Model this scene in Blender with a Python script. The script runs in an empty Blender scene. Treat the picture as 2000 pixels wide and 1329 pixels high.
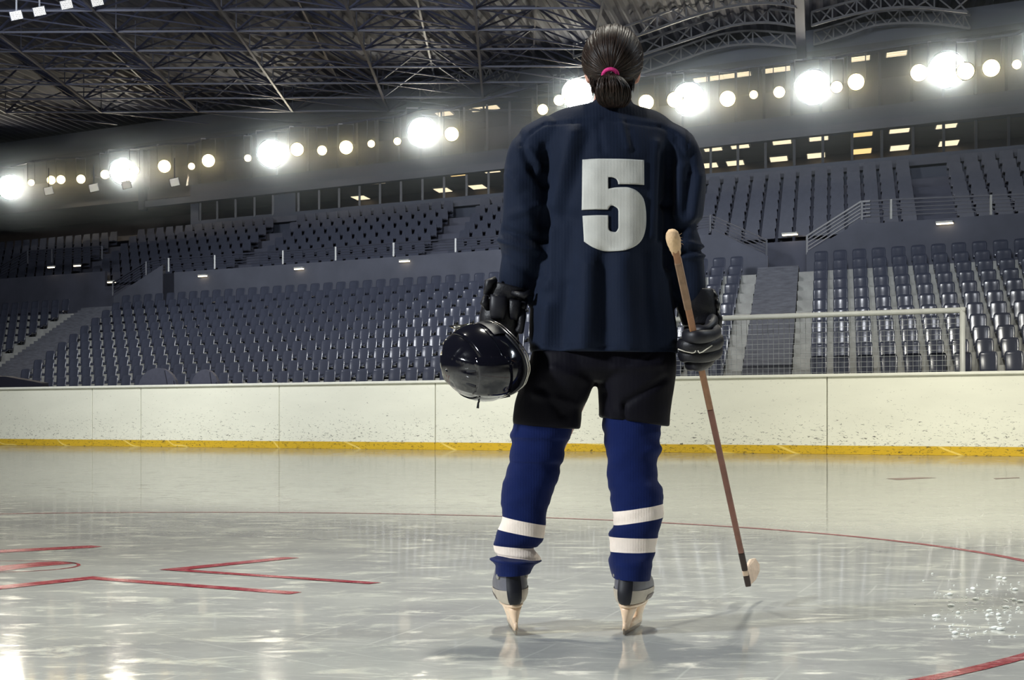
import bpy, bmesh, math, random
from mathutils import Vector, Matrix, noise
from mathutils.bvhtree import BVHTree
from mathutils.geometry import delaunay_2d_cdt

random.seed(7)
sc = bpy.context.scene
COL = sc.collection
PI = math.pi
# ------------------------------------------------------------------ camera
F, HZ, CAMH = 3300.0, 825.0, 0.6333          # focal length in pixels of a 2000 px frame, horizon row, camera height
cam_d = bpy.data.cameras.new('camera')
cam_d.sensor_width = 36.0
cam_d.lens = F / 2000 * 36
cam_d.shift_y = (HZ - 664.5) / 2000
cam_d.clip_start, cam_d.clip_end = 0.1, 300
cam = bpy.data.objects.new('camera', cam_d)
COL.objects.link(cam)
cam.location = (0, 0, CAMH)
cam.rotation_euler = (PI / 2, 0, 0)
sc.camera = cam
sc.view_settings.view_transform = 'Standard'
sc.view_settings.look = 'None'
sc.view_settings.gamma = 1
sc.view_settings.exposure = 0
sc.view_settings.use_curve_mapping = False


def P(px, py, Y):
    """a measured picture point at real distance Y, in metres"""
    return Vector(((px - 1000) / F * Y, Y, CAMH + (HZ - py) / F * Y))


# rink frame: s along the boards, t towards the back of the stand
A0 = Vector((-14.07, 46.4, 0))
DV = Vector((0.8395, -0.5434, 0))
MV = Vector((0.187, 0.9824, 0))


def W(s, t, z):
    return A0 + DV * s + MV * t + Vector((0, 0, z))


def s_at(px, t):
    r = (px - 1000) / F
    return (r * (A0.y + t * MV.y) - A0.x - t * MV.x) / (DV.x - r * DV.y)


def sz(px, py, t):
    s = s_at(px, t)
    y = A0.y + s * DV.y + t * MV.y
    return s, CAMH + (HZ - py) / F * y


def line(t, p1, p2):
    (s1, z1), (s2, z2) = sz(p1[0], p1[1], t), sz(p2[0], p2[1], t)
    return lambda s: z1 + (z2 - z1) * (s - s1) / (s2 - s1)


# ------------------------------------------------------------------ mesh helpers
class MB:
    def __init__(self):
        self.v, self.f, self.m = [], [], []

    def add(self, vs, fs, mi=0):
        o = len(self.v)
        self.v += [Vector(p) for p in vs]
        self.f += [tuple(i + o for i in f) for f in fs]
        self.m += [mi] * len(fs)

    def hexa(self, p, mi=0):
        """eight corners: bottom ring 0-3, top ring 4-7"""
        self.add(p, [(3, 2, 1, 0), (4, 5, 6, 7), (0, 1, 5, 4), (1, 2, 6, 5), (2, 3, 7, 6), (3, 0, 4, 7)], mi)

    def box(self, c, size, ax=None, mi=0):
        c = Vector(c)
        ax = ax or (Vector((1, 0, 0)), Vector((0, 1, 0)), Vector((0, 0, 1)))
        h = [ax[i] * (size[i] / 2) for i in range(3)]
        q = []
        for k in (-1, 1):
            for i, j in ((-1, -1), (1, -1), (1, 1), (-1, 1)):
                q.append(c + h[0] * i + h[1] * j + h[2] * k)
        self.hexa(q, mi)

    def bar(self, a, b, w, d=None, mi=0, up=Vector((0, 0, 1))):
        a, b = Vector(a), Vector(b)
        d = d or w
        z = (b - a)
        L = z.length
        if L < 1e-6: return
        z /= L
        x = z.cross(up)
        if x.length < 1e-3: x = z.cross(Vector((1, 0, 0)))
        x.normalize()
        y = z.cross(x)
        self.box((a + b) / 2, (w, d, L), (x, y, z), mi)

    def tube(self, pts, rad, n=8, cap=True, mi=0, flat=1.0, ref=None, closed=False):
        pts = [Vector(p) for p in pts]
        if not hasattr(rad, '__len__'): rad = [rad] * len(pts)
        N = len(pts)
        rings = []
        x = None
        for i, p in enumerate(pts):
            a = pts[(i - 1) % N] if (i or closed) else p
            b = pts[(i + 1) % N] if (i < N - 1 or closed) else p
            z = (b - a).normalized()
            if x is None:
                r = ref or (Vector((0, 0, 1)) if abs(z.z) < .9 else Vector((1, 0, 0)))
                x = (r - z * r.dot(z)).normalized()
            else:
                x = (x - z * x.dot(z)).normalized()
            y = z.cross(x)
            rings.append([p + (x * math.cos(k * 2 * PI / n) + y * (flat * math.sin(k * 2 * PI / n))) * rad[i] for k in range(n)])
        self.loft(rings, cap and not closed, mi, closed)

    def loft(self, rings, cap=True, mi=0, closed=False):
        n = len(rings[0])
        vs = [p for r in rings for p in r]
        fs = []
        R = len(rings)
        for i in range(R if closed else R - 1):
            j2 = (i + 1) % R
            for k in range(n):
                k2 = (k + 1) % n
                fs.append((i * n + k, i * n + k2, j2 * n + k2, j2 * n + k))
        if cap:
            fs.append(tuple(range(n - 1, -1, -1)))
            fs.append(tuple((R - 1) * n + k for k in range(n)))
        self.add(vs, fs, mi)

    def ellipsoid(self, c, r, nu=16, nv=10, mi=0, ax=None, fn=None):
        c = Vector(c)
        ax = ax or (Vector((1, 0, 0)), Vector((0, 1, 0)), Vector((0, 0, 1)))
        rings = []
        for i in range(nv + 1):
            ph = PI * (i + .02) / (nv + .04)
            ring = []
            for k in range(nu):
                th = 2 * PI * k / nu
                q = Vector((math.sin(ph) * math.cos(th), math.sin(ph) * math.sin(th), math.cos(ph)))
                s_ = fn(q) if fn else 1
                ring.append(c + (ax[0] * q.x * r[0] + ax[1] * q.y * r[1] + ax[2] * q.z * r[2]) * s_)
            rings.append(ring)
        self.loft(rings, True, mi)

    def grid(self, fn, nu, nv, mi=0):
        vs = [fn(i / nu, j / nv) for j in range(nv + 1) for i in range(nu + 1)]
        fs = []
        for j in range(nv):
            for i in range(nu):
                a = j * (nu + 1) + i
                fs.append((a, a + 1, a + nu + 2, a + nu + 1))
        self.add(vs, fs, mi)

    def sheet(self, fn, th, nu, nv, mi=0):
        """closed curved sheet: fn(u,v)->point, th = thickness vector"""
        th = Vector(th)
        n0 = len(self.v)
        self.grid(fn, nu, nv, mi)
        n1 = len(self.v)
        self.v += [self.v[i] + th for i in range(n0, n1)]
        k = n1 - n0
        front = [f for f in self.f if f[0] >= n0]
        for f in front:
            self.f.append(tuple(i + k for i in reversed(f)))
            self.m.append(mi)
        e = [j for j in range(nu + 1)] + [(j + 1) * (nu + 1) - 1 for j in range(1, nv + 1)]
        e += [nv * (nu + 1) + j for j in range(nu - 1, -1, -1)] + [j * (nu + 1) for j in range(nv - 1, 0, -1)]
        for a, b in zip(e, e[1:] + e[:1]):
            self.f.append((b + n0, a + n0, a + n0 + k, b + n0 + k))
            self.m.append(mi)

    def build(self, name, mats, parent=None, smooth=False, origin=None, fix=True):
        me = bpy.data.meshes.new(name)
        off = Vector(origin) if origin else (parent['_o'] if parent and '_o' in parent else Vector())
        off = Vector(off)
        me.from_pydata([v - off for v in self.v], [], self.f)
        if not isinstance(mats, (list, tuple)): mats = [mats]
        for m in mats: me.materials.append(m)
        if len(mats) > 1: me.polygons.foreach_set('material_index', self.m)
        if fix:
            bm = bmesh.new(); bm.from_mesh(me)
            bmesh.ops.recalc_face_normals(bm, faces=bm.faces)
            bm.to_mesh(me); bm.free()
        if smooth:
            me.polygons.foreach_set('use_smooth', [True] * len(me.polygons))
        me.update()
        o = bpy.data.objects.new(name, me)
        COL.objects.link(o)
        if parent:
            o.parent = parent
        elif origin:
            o.location = off
        return o


def tag(o, label=None, cat=None, group=None, kind=None):
    if label: o['label'] = label
    if cat: o['category'] = cat
    if group: o['group'] = group
    if kind: o['kind'] = kind
    return o


def thing(name, label, cat, loc=(0, 0, 0), group=None, rotz=0):
    o = bpy.data.objects.new(name, None)
    COL.objects.link(o)
    o.location = loc
    o.rotation_euler = (0, 0, rotz)
    o.empty_display_size = .1
    o['_o'] = Vector(loc) if not rotz else Vector()
    return tag(o, label, cat, group)


def struct(mb, name, mats, label=None, smooth=False, parent=None):
    o = mb.build(name, mats, parent, smooth)
    if not parent:
        o['kind'] = 'structure'
        if label: o['label'] = label
    return o


def dup(root, name, loc, label, group=None):
    r = root.copy(); COL.objects.link(r)
    r.location = loc
    r['label'] = label
    if group: r['group'] = group
    for ch in root.children:
        c = ch.copy(); COL.objects.link(c); c.parent = r
        for g in ch.children:
            e = g.copy(); COL.objects.link(e); e.parent = c
    return r


def bevel(o, w, seg=2, angle=40):
    m = o.modifiers.new('bevel', 'BEVEL'); m.width = w; m.segments = seg
    m.limit_method = 'ANGLE'; m.angle_limit = math.radians(angle)
    return o


def subd(o, n=1):
    m = o.modifiers.new('sub', 'SUBSURF'); m.levels = n; m.render_levels = n
    return o


def remeshed(mb, voxel, smooth=6, fac=.5):
    """one continuous surface from overlapping lofts"""
    me = bpy.data.meshes.new('tmp')
    me.from_pydata(mb.v, [], mb.f)
    bm = bmesh.new(); bm.from_mesh(me)
    bmesh.ops.recalc_face_normals(bm, faces=bm.faces)
    bm.to_mesh(me); bm.free()
    o = bpy.data.objects.new('tmp', me); COL.objects.link(o)
    m = o.modifiers.new('r', 'REMESH'); m.mode = 'VOXEL'; m.voxel_size = voxel
    if smooth:
        m = o.modifiers.new('s', 'SMOOTH'); m.factor = fac; m.iterations = smooth
    dg = bpy.context.evaluated_depsgraph_get()
    ev = o.evaluated_get(dg)
    out = bpy.data.meshes.new_from_object(ev)
    bpy.data.objects.remove(o); bpy.data.meshes.remove(me)
    r = MB()
    r.v = [v.co.copy() for v in out.vertices]
    r.f = [tuple(p.vertices) for p in out.polygons]
    r.m = [0] * len(r.f)
    nr = [v.normal.copy() for v in out.vertices]
    bpy.data.meshes.remove(out)
    return r, nr


def cr(keys, k):
    """Catmull-Rom through tuples of numbers, k steps per span"""
    out = []
    n = len(keys)
    for i in range(n - 1):
        p0, p1, p2, p3 = keys[max(i - 1, 0)], keys[i], keys[i + 1], keys[min(i + 2, n - 1)]
        for j in range(k):
            t = j / k
            out.append(tuple(.5 * (2 * b + (c - a) * t + (2 * a - 5 * b + 4 * c - e) * t * t + (3 * b - a - 3 * c + e) * t ** 3)
                             for a, b, c, e in zip(p0, p1, p2, p3)))
    out.append(tuple(keys[-1]))
    return out


def px_rings(keys, k=3, n=28, ex=2.2, Y=5.05):
    """rings from (xl, yl, xr, yr, half depth, y offset)"""
    rings = []
    for xl, yl, xr, yr, dp, yo in cr(keys, k):
        L, R = P(xl, yl, Y + yo), P(xr, yr, Y + yo)
        c, a = (L + R) / 2, (R - L) / 2
        ring = []
        for i in range(n):
            th = 2 * PI * i / n
            co, si = math.cos(th), math.sin(th)
            co = math.copysign(abs(co) ** (2 / ex), co); si = math.copysign(abs(si) ** (2 / ex), si)
            ring.append(c + a * co + Vector((0, dp, 0)) * si)
        rings.append(ring)
    return rings


# ------------------------------------------------------------------ materials
def lin(c):
    return tuple(((x / 255) / 12.92 if x / 255 <= .04045 else ((x / 255 + .055) / 1.055) ** 2.4) for x in c) + (1,)


class NT:
    def __init__(self, name):
        self.mat = bpy.data.materials.new(name)
        self.mat.use_nodes = True
        self.nt = self.mat.node_tree
        self.b = self.nt.nodes['Principled BSDF']

    def n(self, typ, **kw):
        nd = self.nt.nodes.new(typ)
        for k, v in kw.items():
            if k.startswith('i_'):
                nd.inputs[k[2:].replace('_', ' ')].default_value = v
            else:
                setattr(nd, k, v)
        return nd

    def l(self, a, b):
        self.nt.links.new(a, b)

    def pos(self, scale=(1, 1, 1), rot=(0, 0, 0), obj=False):
        mp = self.n('ShaderNodeMapping')
        mp.inputs['Scale'].default_value = scale
        mp.inputs['Rotation'].default_value = rot
        if obj:
            g = self.n('ShaderNodeTexCoord'); self.l(g.outputs['Object'], mp.inputs['Vector'])
        else:
            g = self.n('ShaderNodeNewGeometry'); self.l(g.outputs['Position'], mp.inputs['Vector'])
        return mp.outputs['Vector']

    def noise(self, vec, scale, detail=4, rough=.55, dist=0):
        nd = self.n('ShaderNodeTexNoise')
        nd.inputs['Scale'].default_value = scale
        nd.inputs['Detail'].default_value = detail
        nd.inputs['Roughness'].default_value = rough
        nd.inputs['Distortion'].default_value = dist
        self.l(vec, nd.inputs['Vector'])
        return nd.outputs['Fac']

    def ramp(self, fac, stops, interp='LINEAR'):
        r = self.n('ShaderNodeValToRGB')
        r.color_ramp.interpolation = interp
        el = r.color_ramp.elements
        while len(el) < len(stops): el.new(.5)
        for e, (p, c) in zip(el, stops):
            e.position = p
            e.color = c if hasattr(c, '__len__') else (c, c, c, 1)
        self.l(fac, r.inputs['Fac'])
        return r.outputs['Color']

    def mix(self, fac, a, b):
        m = self.n('ShaderNodeMix', data_type='RGBA')
        for s_, i in ((fac, 0), (a, 6), (b, 7)):
            if hasattr(s_, 'node'): self.l(s_, m.inputs[i])
            else: m.inputs[i].default_value = s_
        return m.outputs[2]

    def math(self, op, a, b=0.0):
        m = self.n('ShaderNodeMath', operation=op)
        for i, s_ in enumerate((a, b)):
            if hasattr(s_, 'node'): self.l(s_, m.inputs[i])
            else: m.inputs[i].default_value = s_
        return m.outputs[0]

    def bump(self, h, st=.3, dist=.01):
        b = self.n('ShaderNodeBump')
        b.inputs['Strength'].default_value = st
        b.inputs['Distance'].default_value = dist
        self.l(h, b.inputs['Height'])
        self.l(b.outputs['Normal'], self.b.inputs['Normal'])


def mat(name, rgb, rough=.6, metal=0, var=.12, vscale=8, bump=0, bscale=60, spec=.5, obj=True, coat=0, sheen=0, stretch=(1, 1, 1)):
    t = NT(name)
    c = lin(rgb)
    v = t.pos(stretch, obj=obj)
    f = t.noise(v, vscale)
    lo = tuple(x * (1 - var) for x in c[:3]) + (1,)
    hi = tuple(min(1, x * (1 + var)) for x in c[:3]) + (1,)
    t.l(t.ramp(f, [(.3, lo), (.7, hi)]), t.b.inputs['Base Color'])
    t.b.inputs['Roughness'].default_value = rough
    t.b.inputs['Metallic'].default_value = metal
    t.b.inputs['Specular IOR Level'].default_value = spec
    t.b.inputs['Coat Weight'].default_value = coat
    t.b.inputs['Sheen Weight'].default_value = sheen
    if bump: t.bump(t.noise(v, bscale, 3), bump, .004)
    return t.mat


def emit(name, rgb, st):
    t = NT(name)
    t.b.inputs['Base Color'].default_value = (.8, .8, .8, 1)
    t.b.inputs['Emission Color'].default_value = lin(rgb)
    t.b.inputs['Emission Strength'].default_value = st
    return t.mat


def ice_surface(t, col, rough, k=.92, pw=5.3):
    """cloudy ice: a scattering body under a film that mirrors only at grazing angles"""
    df = t.n('ShaderNodeBsdfDiffuse'); gl = t.n('ShaderNodeBsdfGlossy'); mx = t.n('ShaderNodeMixShader'); lw = t.n('ShaderNodeLayerWeight')
    t.l(col, df.inputs['Color'])
    if hasattr(rough, 'node'): t.l(rough, gl.inputs['Roughness'])
    else: gl.inputs['Roughness'].default_value = rough
    t.l(t.math('MULTIPLY', t.math('POWER', lw.outputs['Facing'], pw), k), mx.inputs[0])
    t.l(df.outputs[0], mx.inputs[1]); t.l(gl.outputs[0], mx.inputs[2])
    t.nt.nodes.remove(t.b)
    t.b = gl
    t.l(mx.outputs[0], t.nt.nodes['Material Output'].inputs['Surface'])


def ice_mat():
    t = NT('ice')
    p = t.pos()
    patch = t.noise(t.pos((1.1, 1.4, 1)), 1.1, 5, .62)
    snow = t.ramp(t.noise(t.pos((1.3, 2.4, 1)), 3.2, 7, .68, .6), [(.52, 0.0), (.66, 1.0)])
    fine = t.ramp(t.noise(t.pos((2.0, 5.5, 1)), 9, 5, .7, .3), [(.55, 0.0), (.72, 1.0)])
    sw = t.math('MAXIMUM', t.math('MULTIPLY', snow, .75), t.math('MULTIPLY', fine, .35))
    # skate scratches: thin curved lines in several directions
    lines = None
    for k, (rot, sc_, d) in enumerate(((.3, 1.3, 2.5), (1.15, 1.0, 3.0), (-.7, 1.6, 2.0), (1.9, 1.1, 3.5))):
        w = t.n('ShaderNodeTexWave', wave_type='BANDS', bands_direction='X')
        w.inputs['Scale'].default_value = sc_
        w.inputs['Distortion'].default_value = d
        w.inputs['Detail'].default_value = 2
        w.inputs['Detail Scale'].default_value = .35
        t.l(t.pos((1, 1, 1), (0, 0, rot)), w.inputs['Vector'])
        ln = t.ramp(w.outputs['Fac'], [(.9955, 0.0), (.999, 1.0)])
        br = t.ramp(t.noise(t.pos((.8, .8, 1), (0, 0, k)), 1.7, 2), [(.5, 0.0), (.62, 1.0)])
        ln = t.math('MULTIPLY', ln, br)
        lines = ln if lines is None else t.math('MAXIMUM', lines, ln)
    base = t.ramp(patch, [(.3, lin((168, 169, 167))), (.7, lin((200, 202, 195)))])
    c = t.mix(sw, base, lin((234, 238, 224)))
    c = t.mix(t.math('MULTIPLY', lines, .35), c, lin((235, 238, 228)))
    dk = t.ramp(t.noise(t.pos((1.2, 4.5, 1)), 6, 4, .6), [(.6, 0.0), (.74, 1.0)])
    c = t.mix(t.math('MULTIPLY', dk, .22), c, lin((110, 112, 122)))
    ice_surface(t, c, t.math('ADD', t.math('MULTIPLY', sw, .15), .06))
    t.bump(t.noise(t.pos((1, 1, 1)), 14, 3), .02, .002)
    return t.mat


def line_mat():
    t = NT('red_ice_paint')
    worn = t.ramp(t.noise(t.pos((1.3, 3.5, 1)), 11, 6, .7, .5), [(.5, 0.0), (.68, 1.0)])
    c = t.mix(t.math('MULTIPLY', worn, .6), lin((135, 18, 42)), lin((205, 170, 170)))
    ice_surface(t, c, .16, .62)
    return t.mat


def board_mat(name, rgb, yellow=False):
    t = NT(name)
    g = t.n('ShaderNodeNewGeometry')
    sep = t.n('ShaderNodeSeparateXYZ')
    t.l(g.outputs['Position'], sep.inputs[0])
    low = t.ramp(t.math('DIVIDE', sep.outputs['Z'], 1.5), [(.1, 1.0), (.75, .0)])
    f = t.noise(t.pos((.6, .6, 2)), 1.2, 4)
    c = lin(rgb)
    base = t.ramp(f, [(.3, tuple(x * .93 for x in c[:3]) + (1,)), (.7, c)])
    thr = t.math('ADD', t.noise(t.pos((1.6, 1.6, 5.0), (0, .25, 0)), 6.5, 5, .75, .8), t.math('MULTIPLY', low, .075))
    sp = t.ramp(thr, [(.65, 0.0), (.672, 1.0)])
    col = t.mix(t.math('MULTIPLY', sp, .85), base, lin((52, 47, 38)))
    if yellow:
        w = t.n('ShaderNodeTexWave', wave_type='BANDS', bands_direction='DIAGONAL')
        w.inputs['Scale'].default_value = .9; w.inputs['Distortion'].default_value = 6; w.inputs['Detail Scale'].default_value = .5
        t.l(t.pos(), w.inputs['Vector'])
        col = t.mix(t.math('MULTIPLY', t.ramp(w.outputs['Fac'], [(.985, 0.0), (.998, 1.0)]), .6), col, lin((250, 225, 130)))
    t.l(col, t.b.inputs['Base Color'])
    t.b.inputs['Roughness'].default_value = .45
    return t.mat


def knit_mat(name, rgb, rib=420, rough=.75, st=.35, sheen=.15):
    t = NT(name)
    c = lin(rgb)
    v = t.pos(obj=True)
    f = t.noise(v, 9, 4)
    t.l(t.ramp(f, [(.3, tuple(x * .88 for x in c[:3]) + (1,)), (.7, tuple(x * 1.12 for x in c[:3]) + (1,))]), t.b.inputs['Base Color'])
    w = t.n('ShaderNodeTexWave', wave_type='BANDS', bands_direction='X')
    w.inputs['Scale'].default_value = rib / 6.28 / 2
    w.inputs['Distortion'].default_value = .6
    t.l(v, w.inputs['Vector'])
    h = t.math('ADD', t.math('MULTIPLY', w.outputs['Fac'], .4), t.noise(v, 240, 2))
    t.b.inputs['Roughness'].default_value = rough
    t.b.inputs['Sheen Weight'].default_value = sheen * .3
    t.b.inputs['Specular IOR Level'].default_value = .12
    t.bump(h, st, .0015)
    return t.mat


def hair_mat():
    t = NT('dark_brown_hair')
    f = t.noise(t.pos((60, 60, 8), obj=True), 3, 3)
    t.l(t.ramp(f, [(.3, lin((15, 12, 12))), (.75, lin((60, 45, 36)))]), t.b.inputs['Base Color'])
    t.b.inputs['Roughness'].default_value = .42
    t.b.inputs['Specular IOR Level'].default_value = .3
    return t.mat


def glass_mat():
    t = NT('clear_glass')
    tr = t.n('ShaderNodeBsdfTransparent'); tr.inputs[0].default_value = (.93, .95, .97, 1)
    gl = t.n('ShaderNodeBsdfGlossy'); gl.inputs['Roughness'].default_value = .05
    mx = t.n('ShaderNodeMixShader'); mx.inputs[0].default_value = .05
    t.l(tr.outputs[0], mx.inputs[1]); t.l(gl.outputs[0], mx.inputs[2])
    t.l(mx.outputs[0], t.nt.nodes['Material Output'].inputs['Surface'])
    return t.mat


def visor_mat():
    t = NT('visor_plastic')
    tr = t.n('ShaderNodeBsdfTransparent'); tr.inputs[0].default_value = (.75, .72, .62, 1)
    gl = t.n('ShaderNodeBsdfGlossy'); gl.inputs['Roughness'].default_value = .1
    mx = t.n('ShaderNodeMixShader'); mx.inputs[0].default_value = .25
    t.l(tr.outputs[0], mx.inputs[1]); t.l(gl.outputs[0], mx.inputs[2])
    t.l(mx.outputs[0], t.nt.nodes['Material Output'].inputs['Surface'])
    return t.mat


M = dict(
    ice=ice_mat(), red=line_mat(),
    board=board_mat('board_plastic', (238, 238, 222)), yellow=board_mat('yellow_kick_plastic', (214, 176, 42), True),
    cap=mat('cap_rail_plastic', (232, 232, 220), .4, var=.04), seam=mat('dark_gap', (40, 40, 38), .9),
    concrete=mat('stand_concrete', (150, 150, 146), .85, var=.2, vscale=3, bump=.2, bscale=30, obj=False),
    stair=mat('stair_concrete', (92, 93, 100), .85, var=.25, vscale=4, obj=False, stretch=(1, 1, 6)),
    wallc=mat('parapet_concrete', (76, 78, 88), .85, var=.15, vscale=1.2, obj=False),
    darkwall=mat('dark_wall', (70, 72, 84), .8, var=.2, vscale=1, obj=False),
    seat=mat('grey_seat_plastic', (62, 65, 77), .2, var=.06, vscale=5, spec=.6),
    upseat=mat('dark_upper_seat_plastic', (64, 67, 79), .4, var=.1),
    rail=mat('dark_rail_paint', (52, 54, 64), .45, var=.1), post=mat('pale_post_paint', (165, 165, 160), .4, var=.08),
    palerail=mat('grey_stair_rail_paint', (120, 120, 122), .4, var=.08),
    facade=mat('facade_panel', (64, 69, 82), .7, var=.12, vscale=.7, obj=False),
    inside=mat('suite_interior_wall', (92, 86, 82), .8, var=.15, vscale=1, obj=False),
    mull=mat('window_mullion', (36, 37, 44), .5), glass=glass_mat(),
    deck=mat('roof_deck', (50, 52, 66), .7, var=.15, vscale=.6, obj=False),
    truss=mat('truss_steel', (46, 49, 66), .55, metal=0, var=.1), archm=mat('arch_steel', (92, 92, 95), .55, var=.1),
    housing=mat('lamp_housing', (60, 62, 68), .5, metal=.3), galv=mat('grey_steel', (110, 112, 118), .4, metal=.6),
    lamp=emit('floodlight_lens', (255, 250, 234), 66), lampw=emit('warm_floodlight_lens', (255, 226, 160), 18),
    panel=emit('ceiling_panel_light', (255, 236, 196), 1.3), panelw=emit('warm_ceiling_panel_light', (255, 214, 140), 1.3),
    strip=emit('wall_strip_light', (255, 232, 190), 5), grid=emit('louvre_light', (250, 246, 226), 1.6),
    goal=mat('white_goal_paint', (190, 192, 186), .4, var=.05), net=mat('white_net_cord', (170, 174, 176), .8),
    cover=mat('grey_padded_cover', (74, 76, 90), .6, var=.1), tarp=mat('dark_tarp', (30, 31, 44), .6),
    jersey=knit_mat('navy_jersey_knit', (22, 31, 49)), number=knit_mat('pale_grey_number_fabric', (206, 206, 198), 420, .7, .2, .05),
    pants=knit_mat('black_pants_nylon', (13, 12, 21), 300, .65, .25, .05), sock=knit_mat('navy_sock_knit', (15, 29, 76), 500, .85, .4, .2),
    stripe=knit_mat('off_white_sock_knit', (242, 228, 214), 500, .85, .35, .1),
    skin=mat('skin', (222, 168, 148), .5, var=.08, vscale=20), hair=hair_mat(), pink=mat('pink_elastic', (222, 48, 132), .7, var=.25, vscale=160, bump=.5, bscale=300),
    glove=mat('black_glove_leather', (14, 14, 21), .48, var=.15, vscale=30, bump=.25, bscale=160),
    glove2=mat('charcoal_glove_panel', (27, 27, 34), .5, var=.12, vscale=30), piping=mat('white_piping', (225, 218, 200), .6),
    shell=mat('black_helmet_shell', (16, 16, 24), .12, var=.05, coat=.6, spec=.6), pad=mat('helmet_padding', (30, 30, 34), .8),
    shell2=mat('grey_helmet_trim', (26, 27, 33), .45, var=.05), visor=visor_mat(), chrome=mat('steel_wire', (205, 200, 190), .22, metal=1, var=.04),
    wood=mat('stick_wood', (160, 116, 84), .55, var=.2, vscale=6, stretch=(8, 8, 1), bump=.1), wood2=mat('worn_stick_paint', (128, 84, 72), .55, var=.25, vscale=14),
    tape=mat('cream_grip_tape', (226, 192, 150), .85, var=.12, vscale=40, bump=.5, bscale=120), greytape=mat('worn_grip_tape', (150, 122, 98), .8, var=.2, vscale=30, bump=.4),
    dtape=mat('dark_tape', (52, 40, 38), .8, var=.2, vscale=40), btape=mat('blade_tape', (206, 184, 164), .85, var=.22, vscale=22, bump=.4),
    boot=mat('grey_boot_nylon', (96, 96, 104), .45, var=.15, vscale=25), bootl=mat('beige_boot_panel', (176, 166, 150), .5, var=.1, vscale=20),
    bootb=mat('black_tendon_guard', (11, 12, 24), .5), holder=mat('cream_blade_holder', (236, 206, 174), .35, var=.06, coat=.3),
    steel=mat('skate_steel', (150, 140, 130), .25, metal=1), dot=mat('grey_rivet', (140, 138, 130), .5), toe=mat('dark_toe_patch', (92, 80, 80), .5),
    chip=mat('snow_chip', (240, 244, 238), .6),
)
# ------------------------------------------------------------------ world and lights
wd = bpy.data.worlds.new('hall_air')
sc.world = wd
wd.use_nodes = True
wd.node_tree.nodes['Background'].inputs[0].default_value = (.45, .52, .75, 1)
wd.node_tree.nodes['Background'].inputs[1].default_value = .03


def area(name, loc, target, size, power, col=(1, .97, .86), spread=180):
    d = bpy.data.lights.new(name, 'AREA')
    d.shape = 'DISK'; d.size = size; d.energy = power; d.color = col
    d.spread = math.radians(spread)
    o = bpy.data.objects.new(name, d); COL.objects.link(o)
    o.location = loc
    o.rotation_euler = (Vector(target) - Vector(loc)).to_track_quat('-Z', 'Y').to_euler()
    return o


def spot(name, loc, target, power, angle, blend=.5, col=(1, .97, .86), r=.5):
    d = bpy.data.lights.new(name, 'SPOT')
    d.energy = power; d.spot_size = math.radians(angle); d.spot_blend = blend; d.color = col; d.shadow_soft_size = r
    o = bpy.data.objects.new(name, d); COL.objects.link(o)
    o.location = loc
    o.rotation_euler = (Vector(target) - Vector(loc)).to_track_quat('-Z', 'Y').to_euler()
    return o


# unseen hall floods over ice and boards, plus added spots for seats and player
for s_, e_ in ((2, 2600), (12, 3900), (22, 6300), (31, 8800)):
    p = W(s_, -14, 13)
    spot('unseen_rink_spot', p, W(s_, -2.0, 0), e_, 58, .75)
for x, e_ in ((-7.5, 1500), (-1.5, 1500), (5.5, 600)):
    spot('seat_glint_spot', (x, 9, 13.5), (x * 1.4 + 1.5, 41, 4.6), e_, 17, .8, (.95, .97, 1.0), .3)  # unseen spots added to put glints on the seat backs
for x in (-10, -2, 6):
    spot('unseen_rink_spot', (x, 26, 13), (x, 26.5, 0), 2600, 80, .7)  # added to brighten the far ice
for x in (-7, 0, 7):
    spot('unseen_rink_spot', (x, 10, 13), (x, 11.5, 0), 4400, 95, .6)
spot('unseen_rink_spot', (-9.5, -.8, 6.0), (0, 5.0, .8), 6200, 34, .7, (.9, .95, 1.0), .6)  # added key from the left for the player's back
spot('unseen_rink_spot', (9, 5.2, 7), (0.3, 5.1, 1.0), 900, 30, .7, (.8, .9, 1.0), .4)  # added rim for the player's right shoulder
# unseen area fills over the ice, added to brighten the lower stand
for s_, e in ((4, 430), (13, 600), (23, 20)):
    area('stand_fill', W(s_, -9, 10.4), W(s_, 8, 3.5), 2.5, e, (.92, .95, 1.0), 120)

for s_, e in ((2, 160), (14, 260), (24, 260)):
    area('stand_fill', W(s_, -9, 10.2), W(s_, 15, 7), 2.0, e, (.85, .92, 1.0), 60)  # unseen fills added to lift the upper stand

# ------------------------------------------------------------------ ice and markings
mb = MB()
mb.add([(-60, -6, 0), (60, -6, 0), (60, 75, 0), (-60, 75, 0)], [(0, 1, 2, 3)])
floor = mb.build('floor', M['ice'])
tag(floor, 'scratched pale grey ice sheet with red markings', kind='structure')
CX, CY, CR = -2.15, 7.35, 4.5          # face-off circle


def flat(name, pts_list, z=.0015, m='red'):
    b = MB()
    for q in pts_list:
        b.add([(x, y, z) for x, y in q], [tuple(range(len(q)))])
    return b.build(name, M[m], floor)


def ice_at(px, py):
    Y = F * CAMH / (py - HZ)
    return ((px - 1000) / F * Y, Y)


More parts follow.
